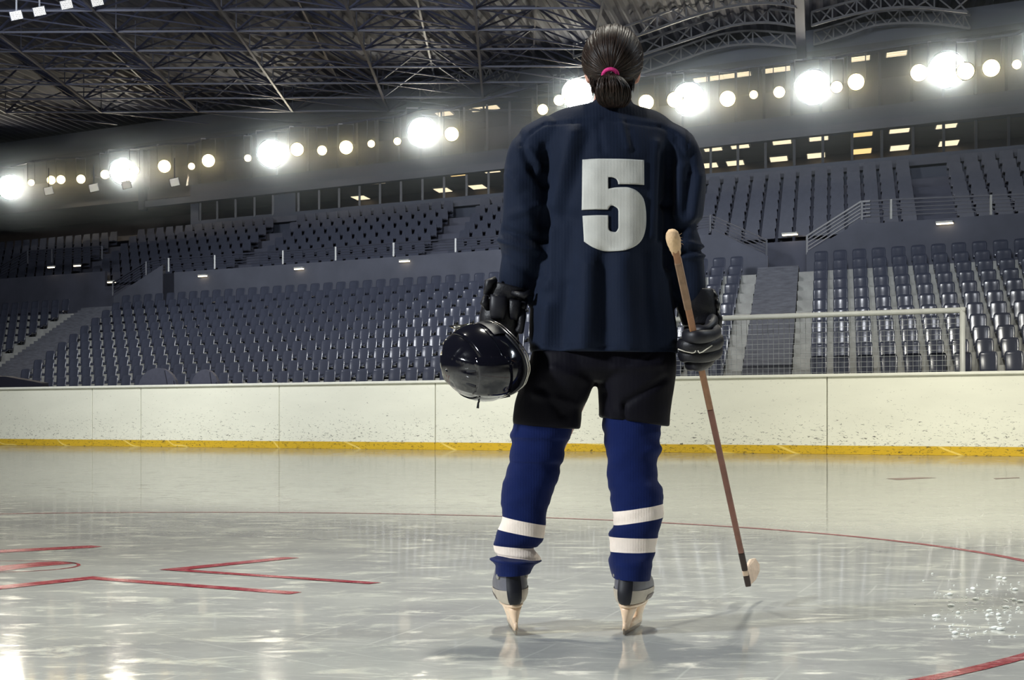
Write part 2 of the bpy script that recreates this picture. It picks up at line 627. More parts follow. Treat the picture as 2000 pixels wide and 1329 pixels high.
ring = MB()
ra, rb = CR + .025, CR - .025
ring.add([(CX + (ra if j else rb) * math.cos(i * PI / 90), CY + (ra if j else rb) * math.sin(i * PI / 90), .0015) for i in range(180) for j in (0, 1)],
         [(2 * i, 2 * i + 1, (2 * i + 3) % 360, (2 * i + 2) % 360) for i in range(180)])
ring.build('faceoff_circle', M['red'], floor)
dx, dy = ice_at(20, 1107)
dot = MB()
dot.add([(dx + .30 * r_ * math.cos(a * PI / 20), dy + .30 * r_ * math.sin(a * PI / 20), .0012) for a in range(40) for r_ in (1.0, .95)],
        [(2 * a, 2 * a + 1, (2 * a + 3) % 80, (2 * a + 2) % 80) for a in range(40)])
dot.add([(x, y, .0012) for x, y in [ice_at(*p) for p in ((-110, 1121), (-110, 1112), (0, 1106.5), (75, 1099), (110, 1098.2), (138, 1098.8), (150, 1101), (60, 1109), (0, 1117))]], [tuple(range(9))])
dot.build('faceoff_dot', M['red'], floor)
flat('hash_mark', [[ice_at(*p) for p in ((-300, 1097), (-300, 1090), (178, 1066.5), (200, 1068.5), (180, 1071))]])
flat('hash_mark', [[ice_at(*p) for p in ((-160, 1170), (-160, 1161), (182, 1127), (178, 1133))],
                   [ice_at(*p) for p in ((178, 1133), (182, 1127), (212, 1130.3), (590, 1158), (565, 1162))]], .0019)
flat('hash_mark', [[ice_at(*p) for p in ((310, 1114), (555, 1089.5), (585, 1091), (365, 1114))],
                   [ice_at(*p) for p in ((310, 1114.2), (365, 1114.1), (745, 1139.5), (720, 1142))]], .0023)
flat('far_line', [[ice_at(*p) for p in ((1730, 935.5), (1800, 933), (1830, 934), (1755, 938))],
                  [ice_at(*p) for p in ((1940, 935), (1990, 933), (1992, 934.4), (1945, 936.4))]])
ch = MB()
for i in range(170):
    px = random.triangular(1780, 1999, 1990); py = random.triangular(1105, 1260, 1205)
    x, y = ice_at(px, py)
    r = random.choice((.002, .002, .003, .003, .004, .008))
    ch.ellipsoid((x, y, r * .6), (r * random.uniform(.8, 2), r, r * .7), 6, 4)
tag(ch.build('snow_chips', M['chip'], smooth=True), 'loose white ice chips sprayed over the ice at right', 'ice chips', kind='stuff')

# ------------------------------------------------------------------ dasher boards
BH = 1.585
bd = thing('dasher_boards', 'white scuffed rink boards with yellow kick strip across the rink', 'boards', W(12, 0, 0))
seams = [-13.0, -7.0] + [s_at(x, 0) for x in (180, 275, 545, 850, 1240, 1615)] + [29.5, 34]
NV = Vector((0.5434, 0.8395, 0))


def slab(mb, s0, s1, z0, z1, t0=0.0, t1=.1, mi=0):
    """box along the boards; t measured straight back from the board face"""
    p = lambda s, t, z: A0 + DV * s + NV * t + Vector((0, 0, z))
    mb.hexa([p(s0, t0, z0), p(s1, t0, z0), p(s1, t1, z0), p(s0, t1, z0), p(s0, t0, z1), p(s1, t0, z1), p(s1, t1, z1), p(s0, t1, z1)], mi)


for a, b in zip(seams, seams[1:]):
    q = MB(); slab(q, a + .013, b - .013, .17, BH - .06)
    bevel(q.build('board_panel', M['board'], bd), .006)
    q = MB(); slab(q, a + .006, b - .006, .0, .17, -.012, .1)
    bevel(q.build('kick_strip', M['yellow'], bd), .005)
q = MB(); slab(q, -13, 34, BH - .06, BH, -.05, .16)
bevel(q.build('cap_rail', M['cap'], bd), .015, 3)
q = MB(); slab(q, -13, 34, .01, BH - .07, .06, .14)
q.build('backing', M['seam'], bd)

# ------------------------------------------------------------------ lower stand
NR, TREAD, RISE, T0 = 11, .8, .300, 2.0


def lean(s):
    return -.12 * (1 - s / 25.0)


def row_z(k, s):
    return 1.45 + RISE * k + lean(s)


aisR = (s_at(1466, 6) , s_at(1553, 6))
sL1 = s_at(140, 6) + .55          # left edge of seats right of the left aisle
aisL = (s_at(55, 6), s_at(128, 6))
SMIN, SMAX = -20.0, 34.0


def terrace(name, sa, sb, m, sub=1, lift=0.0):
    b = MB()
    n = 6 if sb - sa > 3 else 1
    for i in range(n):
        s0, s1 = sa + (sb - sa) * i / n, sa + (sb - sa) * (i + 1) / n
        for k in range(NR * sub):
            kk = k / sub
            t0 = T0 - .68 + TREAD * kk
            if k == 0: t0 = .5
            t1 = T0 - .68 + TREAD * (kk + 1 / sub)
            if k == NR * sub - 1: t1 = 11.2
            zt = lambda s: row_z(kk, s) + lift
            zb = lambda s: row_z(kk - 1, s) - .3
            b.hexa([W(s0, t0, zb(s0)), W(s1, t0, zb(s1)), W(s1, t1, zb(s1)), W(s0, t1, zb(s0)),
                    W(s0, t0, zt(s0)), W(s1, t0, zt(s1)), W(s1, t1, zt(s1)), W(s0, t1, zt(s0))])
    o = b.build(name, M[m])
    o['kind'] = 'structure'
    return o


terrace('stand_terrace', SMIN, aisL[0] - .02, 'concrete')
terrace('aisle_stairs', aisL[0], aisL[1], 'stair', 3, .02)
terrace('stand_terrace', aisL[1] + .02, aisR[0] - .02, 'concrete')
terrace('aisle_stairs', aisR[0], aisR[1], 'stair', 3, .02)
terrace('stand_terrace', aisR[1] + .02, SMAX, 'concrete')

# one seat, built along the row direction and the stand's depth direction
ROT = Matrix(((DV.x, MV.x, 0), (DV.y, MV.y, 0), (0, 0, 1)))


def seat_back(u, v):
    a = (u - .5) * 2
    w = .192 * (1 - .10 * (1 - v))
    z = .16 + v * .42
    if v > .72:                                   # rounded upper corners
        w *= 1 - .16 * ((v - .72) / .28) ** 2.2
    y = .02 + .07 * v - .05 * (1 - a * a) * -1 * .6 - .015 * math.cos(v * PI)
    return ROT @ Vector((a * w, y, z - (.015 * abs(a) ** 3 if v > .9 else 0)))


def seat_pan(u, v):
    a = (u - .5) * 2
    y = -.33 + v * .36
    z = .165 - .02 * (1 - a * a) + (.0 if v > .15 else -.05 * ((.15 - v) / .15) ** 1.5)
    w = .168 * (1 - (.10 * ((.2 - v) / .2) ** 2 if v < .2 else 0))
    return ROT @ Vector((a * w, y, z))


back_mb, pan_mb, brk_mb = MB(), MB(), MB()
back_mb.sheet(seat_back, ROT @ Vector((0, .025, .0)), 8, 7)
pan_mb.sheet(seat_pan, Vector((0, 0, -.025)), 6, 6)
for x in (-.08, .08):
    brk_mb.bar(ROT @ Vector((x, .03, .16)), ROT @ Vector((x, .10, .0)), .035, .03)
    brk_mb.bar(ROT @ Vector((x, -.25, .135)), ROT @ Vector((x, .06, .10)), .03, .03)
cent = lambda v: v
seat0 = thing('stadium_seat', 'x', 'seat')
for nm, b_, m_, sm in (('backrest', back_mb, 'seat', True), ('seat_pan', pan_mb, 'seat', True), ('bracket', brk_mb, 'rail', False)):
    b_.build(nm, M[m_], seat0, sm)
ORD = ['zeroth', 'first', 'second', 'third', 'fourth', 'fifth', 'sixth', 'seventh', 'eighth', 'ninth', 'tenth', 'eleventh', 'twelfth', 'thirteenth',
       'fourteenth', 'fifteenth', 'sixteenth', 'seventeenth', 'eighteenth', 'nineteenth', 'twentieth', 'twenty-first', 'twenty-second', 'twenty-third',
       'twenty-fourth', 'twenty-fifth', 'twenty-sixth', 'twenty-seventh', 'twenty-eighth', 'twenty-ninth', 'thirtieth', 'thirty-first', 'thirty-second',
       'thirty-third', 'thirty-fourth', 'thirty-fifth', 'thirty-sixth', 'thirty-seventh', 'thirty-eighth', 'thirty-ninth', 'fortieth', 'forty-first',
       'forty-second', 'forty-third', 'forty-fourth', 'forty-fifth', 'forty-sixth', 'forty-seventh', 'forty-eighth']
spots = []
SP = .512
nmid = int((aisR[0] - .15 - (aisL[1] + .08)) / SP)
for k in range(NR):
    t = T0 + TREAD * k
    for blk, s00, cnt, dr in (('mid', aisL[1] + .30, nmid, 1), ('right', aisR[1] + .62, 22, 1), ('left', aisL[0] - .9, 26, -1)):
        for i in range(cnt):
            s_ = s00 + dr * SP * i
            p = W(s_, t, row_z(k, s_))
            px = 1000 + F * p.x / p.y
            py = HZ - F * (p.z + .4 - CAMH) / p.y
            if -330 < px < 2300:
                hid = (1070 < px < 1300) or (1040 < px < 1322 and 560 < py < 690) or (890 < px < 1015 and 655 < py < 760) or not -25 < px < 2040
                spots.append((hid, p.y, k, blk, i, p))
spots.sort(key=lambda q: (q[0], q[1]))
rowname = lambda k: 'front row' if k == 0 else ('top row' if k == NR - 1 else ORD[k + 1] + ' row')
stuff = MB()
tmpl = [(v.copy(), None) for b_ in (back_mb, pan_mb, brk_mb) for v in b_.v]
n_ind = 0
for hid, yy, k, blk, i, p in spots:
    if not hid and n_ind < 300:
        where = {'mid': ORD[i + 1] + ' seat right of the darker left stairs',
                 'right': ORD[i + 1] + ' seat right of the broad stairs',
                 'left': ORD[i + 1] + ' seat left of the left stairs'}[blk]
        if blk == 'mid' and i > nmid / 2:
            where = ORD[nmid - i] + ' seat left of the broad stairs'
        lab = 'grey plastic seat, %s above the boards, %s' % (rowname(k), where)
        if n_ind == 0:
            seat0.location = p; seat0['label'] = lab; seat0['group'] = 'grey seats of the lower stand'
        else:
            dup(seat0, 'stadium_seat', p, lab, 'grey seats of the lower stand')
        n_ind += 1
    else:
        for b_ in (back_mb, pan_mb, brk_mb):
            stuff.add([v + p for v in b_.v], b_.f)
seat0['_o'] = Vector()
tag(stuff.build('stadium_seats', M['seat'], smooth=True, fix=False), 'farther grey plastic seats of the lower stand', 'seats', kind='stuff')

# ------------------------------------------------------------------ parapet wall, stairs, rails behind the lower stand
TW = 11.0
wtop = line(TW, (500, 521), (2000, 416))
sb, sc_ = s_at(1500, TW), s_at(1575, TW)             # opening at the top of the broad stairs
sdl, sdr = s_at(222, TW), s_at(322, TW)


def wall_strip(mb, sa, sb_, zlo, zhi, t0, t1, n=1):
    for i in range(n):
        a, b = sa + (sb_ - sa) * i / n, sa + (sb_ - sa) * (i + 1) / n
        mb.hexa([W(a, t0, zlo(a)), W(b, t0, zlo(b)), W(b, t1, zlo(b)), W(a, t1, zlo(a)),
                 W(a, t0, zhi(a)), W(b, t0, zhi(b)), W(b, t1, zhi(b)), W(a, t1, zhi(a))])


zero = lambda s: 2.5
b = MB()
slopeL = line(TW, (222, 580), (318, 517)); slopeR1 = line(TW, (1390, 448), (1500, 500)); slopeR2 = line(TW, (1575, 494), (1692, 425))
wall_strip(b, s_at(340, TW), s_at(1390, TW), zero, wtop, TW, TW + .25, 4)
wall_strip(b, s_at(1390, TW), sb, zero, slopeR1, TW, TW + .25, 2)
wall_strip(b, sc_, s_at(1692, TW), zero, slopeR2, TW, TW + .25, 2)
wall_strip(b, s_at(1692, TW), 36, zero, wtop, TW, TW + .25, 2)
wall_strip(b, sdl, s_at(318, TW), zero, slopeL, TW, TW + .25, 2)
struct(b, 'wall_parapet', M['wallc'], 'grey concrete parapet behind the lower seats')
b = MB()
wall_strip(b, -18, s_at(205, TW + 1.6), zero, line(TW + 1.6, (0, 545), (205, 530)), TW + 1.6, TW + 1.8, 2)
wall_strip(b, s_at(205, TW + 1.6), 36, zero, lambda s: wtop(s) - .15, TW + 1.6, TW + 1.8, 4)
struct(b, 'wall_concourse', M['darkwall'], 'dark back wall of the concourse')
b = MB()
wall_strip(b, s_at(318, TW), s_at(340, TW), zero, lambda s: wtop(s) - .02, TW + .05, TW + .12)
struct(b, 'door_1', M['mull'], 'dark door in the parapet wall at left')

RAILN = 5


def railing(name, label, t, pts, hpx, posts, rm='rail', pm='post', up=None):
    """guard rail along measured top points; posts at measured columns"""
    (xa, ya), (xb, yb) = pts[0], pts[-1]
    root = thing(name, label, 'railing', W(s_at(xa, t), t, sz(xa, ya + hpx, t)[1]))
    for j in range(RAILN):
        r = MB()
        poly = []
        for (x, y) in pts:
            s_, z_ = sz(x, y + hpx * j / RAILN, t)
            poly.append(W(s_, t, z_))
        for a, c in zip(poly, poly[1:]):
            r.bar(a, c, .045 if j == 0 else .028)
        r.build('top_rail' if j == 0 else 'rail', M[rm], root)
    for x in posts:
        y = None
        for (x0, y0), (x1, y1) in zip(pts, pts[1:]):
            if min(x0, x1) <= x <= max(x0, x1): y = y0 + (y1 - y0) * (x - x0) / (x1 - x0)
        if y is None: continue
        (s_, z1), (_, z0) = sz(x, y, t), sz(x, y + hpx, t)
        r = MB(); r.bar(W(s_, t - .02, z0), W(s_, t - .02, z1 + .01), .05)
        r.build('post', M[pm], root)
    return root


railing('guard_railing', 'dark guard railing on the parapet between left door and stick player', TW + .1, [(322, 505), (340, 505), (500, 494), (960, 462), (1390, 422)], 26, (330, 420, 553, 656, 769, 890, 1010))
railing('guard_railing', 'dark guard railing on the parapet right of the broad stairs', TW + .1, [(1692, 394), (1745, 390), (2030, 378)], 38, (1740, 1935))
railing('stair_railing', 'pale sloping stair railing rising right of the broad stairs', TW + .05, [(1575, 462), (1682, 394), (1700, 393)], 36, (1576, 1683), 'palerail', 'palerail')
railing('stair_railing', 'grey sloping stair railing falling to the broad stairs beside player', TW + .05, [(1385, 420), (1498, 470)], 32, (1387, 1497), 'rail', 'rail')
railing('stair_railing', 'dark sloping stair railing rising to the small dark door', TW + .05, [(221, 552), (285, 512), (322, 505)], 26, (221, 286), 'rail', 'rail')
railing('guard_railing', 'dark guard railing above the two small lamps at far left', TW + 1.7, [(-5, 523), (52, 491), (205, 481)], 25, (55, 102, 200), 'rail', 'rail')

# small wall lights
for i, (x, y, w, t, lab) in enumerate((
        (1543, 458, 32, TW + 1.55, 'small strip light on the dark wall above the broad stairs'),
        (1845, 436, 34, TW - .03, 'small strip light on the parapet right of the broad stairs'),
        (791, 510, 24, TW - .03, 'small strip light on the parapet near the player'),
        (585, 525, 22, TW - .03, 'small strip light on the parapet midway along the left stand'),
        (397, 539, 21, TW - .03, 'small strip light on the parapet just right of the door'),
        (219, 551, 20, TW + .9, 'small strip light beside the foot of the dark stair railing'),
        (101, 522, 17, TW + 1.5, 'small warm strip light under the far left railing'),
        (152, 519, 17, TW + 1.5, 'small warm strip light left of the dark stair railing'))):
    s_, z_ = sz(x, y, t)
    wpx = w / F * (A0.y + s_ * DV.y + t * MV.y)
    root = thing('wall_light', lab, 'wall light', W(s_, t, z_), 'strip lights behind the lower stand')
    h = MB(); h.box(W(s_, t - .04, z_ + .02), (wpx, .12, .05), (DV, NV, Vector((0, 0, 1)))); bevel(h.build('housing', M['post'], root), .008)
    h = MB(); h.box(W(s_, t - .06, z_ - .02), (wpx * .94, .08, .03), (DV, NV, Vector((0, 0, 1)))); h.build('tube', M['strip'], root)

# ------------------------------------------------------------------ upper stand
TU0, TU1 = 12.8, 18.6
ledge = line(19, (600, 427), (2000, 301))
b = MB(); useat = MB()
UR = 7
for k in range(UR):
    f0, f1 = k / UR, (k + 1) / UR
    t0, t1 = TU0 + (TU1 - TU0) * f0, TU0 + (TU1 - TU0) * f1
    zf = lambda s, f=f0: (wtop(s) - .25) * (1 - f) + (ledge(s) - .25) * f
    wall_strip(b, -22, 38, lambda s: zf(s) - .9, zf, t0, t1 + .02, 3)
    s_ = -14.0
    while s_ < 36:
        if (int((s_ + 14) / SP) % 16) > 1:
            c = W(s_, t0 + .35, zf(s_))
            useat.sheet(lambda u, v: c + ROT @ Vector(((u - .5) * .42 * (1 - .15 * max(0, v - .7) / .3), .03 + .08 * v, .12 + .55 * v)), ROT @ Vector((0, .03, 0)), 2, 2)
            useat.box(c + Vector((0, 0, .25)) + ROT @ Vector((0, -.14, 0)), (.42, .4, .04), (DV, MV, Vector((0, 0, 1))))
        s_ += SP
struct(b, 'upper_terrace', M['darkwall'], 'dark stepped upper terrace')
tag(useat.build('stadium_seats', M['upseat'], fix=False), 'dark seats of the upper stand under the windows', 'seats', kind='stuff')

# ------------------------------------------------------------------ window front of the upper levels
TS = 19.0
lw_b, lw_t = line(TS, (660, 406), (1843, 297)), line(TS, (660, 358), (1843, 240))
uw_b, uw_t = line(TS, (660, 328), (1718, 206)), line(TS, (660, 243), (1718, 101))
roofz = line(TS, (824, 200), (1895, 58))
fac = MB()
sl0, su0, S1 = s_at(577, TS), s_at(282, TS), 40.0
wall_strip(fac, s_at(372, TS), S1, lambda s: ledge(s) - 1, lw_b, TS, TS + .3, 4)
wall_strip(fac, s_at(372, TS), S1, lw_t, uw_b, TS, TS + .3, 4)
wall_strip(fac, -22, S1, uw_t, lambda s: roofz(s) + .6, TS - .2, TS + .3, 4)
wall_strip(fac, s_at(535, TS), sl0, lw_b, lw_t, TS, TS + .3)
wall_strip(fac, s_at(372, TS), s_at(388, TS), lw_b, lw_t, TS, TS + .3)
wall_strip(fac, s_at(272, TS), su0, lambda s: lw_t(s) - .3, uw_t, TS - .1, TS + .3)
struct(fac, 'wall_suites', M['facade'], 'grey window front above the upper stand')
lg = MB()
wall_strip(lg, s_at(372, TS), S1, lambda s: ledge(s) - .1, lambda s: ledge(s) + .12, TS - .35, TS, 4)
struct(lg, 'trim_1', M['wallc'], 'lower ledge under the windows')
lg = MB()
wall_strip(lg, s_at(290, TS), S1, lambda s: uw_b(s) - .75, lambda s: uw_b(s) - .5, TS - .35, TS, 4)
struct(lg, 'trim_2', M['wallc'], 'upper ledge between the window bands')
lg = MB()
wall_strip(lg, -22, S1, lambda s: uw_t(s), lambda s: uw_t(s) + .18, TS - .5, TS - .15, 4)
struct(lg, 'trim_3', M['mull'], 'dark gutter edge under the roof')
bw = MB()
wall_strip(bw, -22, S1, lambda s: ledge(s) - 1, lambda s: roofz(s) + .6, TS + 5.0, TS + 5.2, 4)
struct(bw, 'wall_back', M['inside'], 'brown grey back wall inside the suites')
for nm, f1, f2 in (('floor_suite', lambda s: lw_b(s) - .5, lambda s: lw_b(s) - .3), ('ceiling_suite', lambda s: lw_t(s) + .14, lambda s: lw_t(s) + .3),
                   ('ceiling_gallery', lambda s: uw_t(s) + .16, lambda s: uw_t(s) + .34)):
    q = MB(); wall_strip(q, -22, S1, f1, f2, TS + .3, TS + 5, 4)
    struct(q, nm, M['inside'])


def window(nm, sa, posts, zb, zt, label):
    root = bpy.data.objects.new(nm, None); COL.objects.link(root)
    root['kind'] = 'structure'; root['label'] = label
    root['_o'] = W(sa, TS, zb(sa)); root.location = root['_o']
    ss = [s_at(x, TS) for x in posts]
    for s_ in ss:
        q = MB(); q.bar(W(s_, TS + .02, zb(s_)), W(s_, TS + .02, zt(s_)), .06, .08); q.build('mullion', M['mull'], root)
    for a, c in zip(ss, ss[1:]):
        q = MB(); q.add([W(a, TS + .1, zb(a)), W(c, TS + .1, zb(c)), W(c, TS + .1, zt(c)), W(a, TS + .1, zt(a))], [(0, 1, 2, 3)])
        q.build('pane', M['glass'], root)


window('window_1', sl0, (583, 623, 662, 702, 742, 783, 825, 867, 911, 954, 1000, 1046, 1090, 1136, 1184, 1233, 1284, 1335, 1388, 1441, 1495, 1551, 1607, 1664, 1722, 1783, 1843, 1906, 1970, 2035), lw_b, lw_t, 'lower band of suite windows')
window('window_2', su0, (290, 340, 390, 440, 490, 540, 600, 660, 697, 737, 779, 822, 862, 906, 951, 995, 1040, 1085, 1135, 1185, 1235, 1284, 1333, 1384, 1437, 1492, 1546, 1603, 1660, 1718, 1780, 1842, 1905, 1965, 2030), uw_b, uw_t, 'upper band of gallery windows')
window('window_3', s_at(390, TS), (391, 424, 460, 497, 533), lambda s: lw_b(s) - .05, lw_t, 'small dark suite window at the left end')

# ceiling panel lights seen through the windows
UPZ = Vector((0, 0, 1))


def ceil_panel(x, y, zf, warm, lab, w=.62, dpt=1.0):
    lo, hi = TS + .5, TS + 4.7
    for _ in range(40):
        t = (lo + hi) / 2
        s_, z_ = sz(x, y, t)
        if z_ > zf(s_): lo, hi = lo, hi
        if z_ > zf(s_): lo = t
        else: hi = t
    t = max(TS + .9, min(TS + 4.4, t)); s_ = s_at(x, t)
    z_ = zf(s_)
    root = thing('ceiling_light', lab, 'ceiling light', W(s_, t, z_), 'panel lights inside the suites')
    q = MB(); q.box(W(s_, t, z_ - .03), (w + .08, dpt + .08, .06), (DV, MV, UPZ)); q.build('frame', M['post'], root)
    q = MB()
    for j in range(3):
        q.box(W(s_, t + (j - 1) * dpt / 3, z_ - .065), (w, dpt / 3 * .86, .02), (DV, MV, UPZ))
    q.build('diffuser', M['panelw' if warm else 'panel'], root)


lowc, upc = (lambda s: lw_t(s) + .13), (lambda s: uw_t(s) + .15)
LOW = [(643, 376, 0), (676, 389, 0), (704, 368, 0), (733, 383, 0), (865, 353, 0), (890, 367, 1), (933, 345, 0), (958, 361, 0), (1385, 300, 0), (1392, 318, 0), (1436, 294, 0), (1445, 312, 0),
       (1521, 286, 0), (1527, 304, 0), (1594, 278, 0), (1599, 297, 0), (1684, 269, 1), (1685, 289, 1), (1757, 262, 0), (1757, 281, 0), (1853, 252, 0), (1849, 273, 0)]
UPP = [(932, 235, 0), (957, 252, 0), (866, 242, 0), (1372, 178, 0), (1395, 198, 0), (1430, 172, 0), (1448, 193, 0), (1507, 162, 0), (1525, 184, 0), (1678, 141, 0), (1680, 164, 0), (1752, 133, 0), (1751, 157, 0)]
for nm, arr, zf in (('lower', LOW, lowc), ('upper', UPP, upc)):
    arr = sorted(arr)
    for i, (x, y, wm) in enumerate(arr):
        ceil_panel(x, y, zf, wm, '%s ceiling panel, %s from the left behind the %s window band' % ('warm lit' if wm else 'pale lit', ORD[i + 1], nm))

# ------------------------------------------------------------------ floodlights
TF = 17.2
FL = [(20, 366, 3), (61, 357, 0), (100, 352, 1), (119, 351, 1), (158, 350, 1), (205, 341, 1), (240, 335, 3), (263, 333, 1), (321, 325, 2), (374, 325, 0), (407, 314, 2), (484, 309, 0),
      (530, 300, 3), (580, 292, 2), (629, 294, 1), (676, 288, 2), (725, 281, 0), (776, 276, 0), (825, 258, 3), (882, 262, 2), (1060, 214, 1), (1092, 196, 1), (1127, 183, 3), (1262, 200, 2), (1318, 195, 2), (1345, 193, 3),
      (1421, 193, 2), (1472, 185, 0), (1522, 180, 1), (1588, 170, 3), (1634, 170, 1), (1672, 160, 2), (1795, 142, 2), (1850, 136, 3), (1886, 139, 2), (1936, 133, 2), (1986, 126, 0), (2050, 96, 3)]
RAD = (.125, .17, .24, .50)
gant = MB()
pl = []
for i, (x, y, k) in enumerate(FL):
    tf = TF - .45 if k != 3 and any(k2 == 3 and 0 < abs(x2 - x) < 48 for x2, y2, k2 in FL) else TF
    s_, z_ = sz(x, y, tf)
    c = W(s_, tf, z_)
    pl.append((c, k))
    aim = (Vector((0, 12, 1.0)) - c).normalized()
    r = RAD[k]
    size = ('small', 'medium', 'large', 'blazing broad')[k]
    root = thing('floodlight', '%s glowing floodlight, %s from the left end of the lamp row' % (size, ORD[i + 1]), 'floodlight', c, 'floodlights along the upper stand')
    rt = aim.cross(UPZ).normalized(); up2 = rt.cross(aim)
    q = MB()
    q.loft([[c + aim * a + (rt * math.cos(j * PI / 10) + up2 * math.sin(j * PI / 10)) * rr for j in range(20)] for a, rr in ((-.32, r * .35), (-.22, r * .75), (0, r * 1.08), (.05, r * 1.1), (.05, r * 1.0), (.0, r * .98))])
    q.build('housing', M['housing'], root, True)
    q = MB()
    q.loft([[c + aim * a + (rt * math.cos(j * PI / 10) + up2 * math.sin(j * PI / 10)) * rr for j in range(20)] for a, rr in ((.012, r * .99), (.03, r * .8), (.05, r * .45), (.055, r * .05))])
    q.build('lens', M['lamp' if k == 3 else 'lampw'], root, True)
    q = MB()
    for sg in (-1, 1):
        q.bar(c + rt * sg * r * 1.1, c + rt * sg * r * 1.1 - aim * .2 + UPZ * .82, .03)
    q.bar(c + rt * r * 1.1 - aim * .2 + UPZ * .82, c - rt * r * 1.1 - aim * .2 + UPZ * .82, .04)
    q.build('bracket', M['galv'], root)
# the beam the lamps hang from
for (a, ka), (c, kc) in zip(pl, pl[1:]):
    gant.bar(a + MV * .1 + UPZ * .88, c + MV * .1 + UPZ * .88, .07)
struct(gant, 'lamp_beam', M['truss'], 'thin beam carrying the floodlights')

# hall haze before the windows, thickened along the lamps to imitate lens bloom
t_ = NT('bloom_haze')
vs_ = t_.n('ShaderNodeVolumeScatter'); vs_.inputs['Anisotropy'].default_value = .1
vs_.inputs['Color'].default_value = (.72, .86, 1, 1)
h0, h1 = pl[0][0], pl[36][0]
g_ = t_.n('ShaderNodeNewGeometry')
sub_ = t_.n('ShaderNodeVectorMath', operation='SUBTRACT'); t_.l(g_.outputs['Position'], sub_.inputs[0]); sub_.inputs[1].default_value = h0
crs_ = t_.n('ShaderNodeVectorMath', operation='CROSS_PRODUCT'); t_.l(sub_.outputs[0], crs_.inputs[0]); crs_.inputs[1].default_value = (h1 - h0).normalized()
len_ = t_.n('ShaderNodeVectorMath', operation='LENGTH'); t_.l(crs_.outputs[0], len_.inputs[0])
d2_ = t_.math('POWER', t_.math('MULTIPLY', len_.outputs['Value'], 1 / .68), 2.0)
t_.l(t_.math('ADD', t_.math('DIVIDE', .62, t_.math('POWER', t_.math('ADD', d2_, 1.0), 1.6)), .002), vs_.inputs['Density'])
t_.mat.cycles.volume_step_rate = .06
t_.nt.nodes.remove(t_.b)
t_.l(vs_.outputs[0], t_.nt.nodes['Material Output'].inputs['Volume'])
q = MB()
hz0, hz1 = (lambda s: wtop(s) + 1.2), (lambda s: roofz(s) - .2)
q.hexa([W(-24, 12.0, hz0(-24) + 2), W(38, 12.0, hz0(38)), W(38, 18.7, hz0(38)), W(-24, 18.7, hz0(-24) + 2), W(-24, 12.0, hz1(-24)), W(38, 12.0, hz1(38)), W(38, 18.7, hz1(38)), W(-24, 18.7, hz1(-24))])
tag(q.build('haze', t_.mat), 'grey haze thickened round the floodlights to imitate lens bloom', 'haze', kind='stuff')

# louvred panel lamps
for i, (x, y, t, lab) in enumerate(((32, 30, None, 'louvred panel lamp under the roof, lowest of four at top left'), (77, 22, None, 'louvred panel lamp under the roof, second of four at top left'),
                                    (130, 9, None, 'louvred panel lamp under the roof, third of four at top left'), (190, 3, None, 'louvred panel lamp cut by the top edge of the photo'),
                                    (95, 373, 15.8, 'honeycomb panel lamp below the floodlights, first from the left end'), (183, 367, 15.8, 'honeycomb panel lamp below the floodlights, second from the left end'),
                                    (247, 361, 15.8, 'honeycomb panel lamp below the floodlights, third from the left end'), (341, 356, 15.8, 'honeycomb panel lamp below the floodlights, fourth from the left end'))):
    if t is None:
        c = P(x, y, 40.5)
    else:
        s_, z_ = sz(x, y, t); c = W(s_, t, z_)
    root = thing('panel_lamp', lab, 'lamp', c, 'panel lamps at the left')
    nrm = (Vector((0, 0, 1)) - c).normalized()
    rt = nrm.cross(UPZ).normalized(); up2 = rt.cross(nrm)
    rt2 = (rt * .95 - up2 * .25).normalized(); up3 = rt2.cross(nrm) * -1
    q = MB(); q.box(c - nrm * .06, (.36 if t else .3, .3 if t else .22, .1), (rt2, up3, nrm)); bevel(q.build('housing', M['housing'], root), .01)
    q = MB()
    W_, H_ = (.34, .28) if t else (.27, .19)
    if t:
        for r_ in range(7):
            for c_ in range(8):
                q.box(c + rt2 * ((c_ + .5 + .5 * (r_ % 2)) / 8.5 - .5) * W_ + up3 * ((r_ + .5) / 7 - .5) * H_, (W_ / 18, H_ / 15, .02), (rt2, up3, nrm))
    else:
        for r_ in range(8):
            q.box(c + rt2 * ((r_ + .5) / 8 - .5) * W_, (W_ / 19, H_, .02), (rt2, up3, nrm))
    q.build('louvre', M['grid'], root)
    q = MB(); q.bar(c - nrm * .1, c - nrm * .25 + UPZ * .9, .04); q.build('hanger', M['galv'], root)

# ------------------------------------------------------------------ roof
rz = lambda x: 10.55 + (x + 14) * .052            # underside level of the lattice, rising to the right
dk = MB()
N = 150
prof = []
for i in range(N * 4 + 1):
    s_ = -24 + 66 * i / (N * 4)
    prof.append((s_, .09 if (i % 4) in (1, 2) else 0))
rows = []
for t in (-9.0, TS + 1):
    rows.append([W(s_, t, roofz(s_) + .75 + e) for s_, e in prof])
dk.add(rows[0] + rows[1], [(i, i + 1, len(prof) + i + 1, len(prof) + i) for i in range(len(prof) - 1)])
struct(dk, 'ceiling', M['deck'], 'dark ribbed roof deck')


def roof_at(p):
    s_ = ((p.x - A0.x) * MV.y - (p.y - A0.y) * MV.x) / (DV.x * MV.y - DV.y * MV.x)
    return roofz(s_)


def nodes(x, y, dz):
    p = Vector((x, y, 0)); p.z = roof_at(p) + dz
    return p


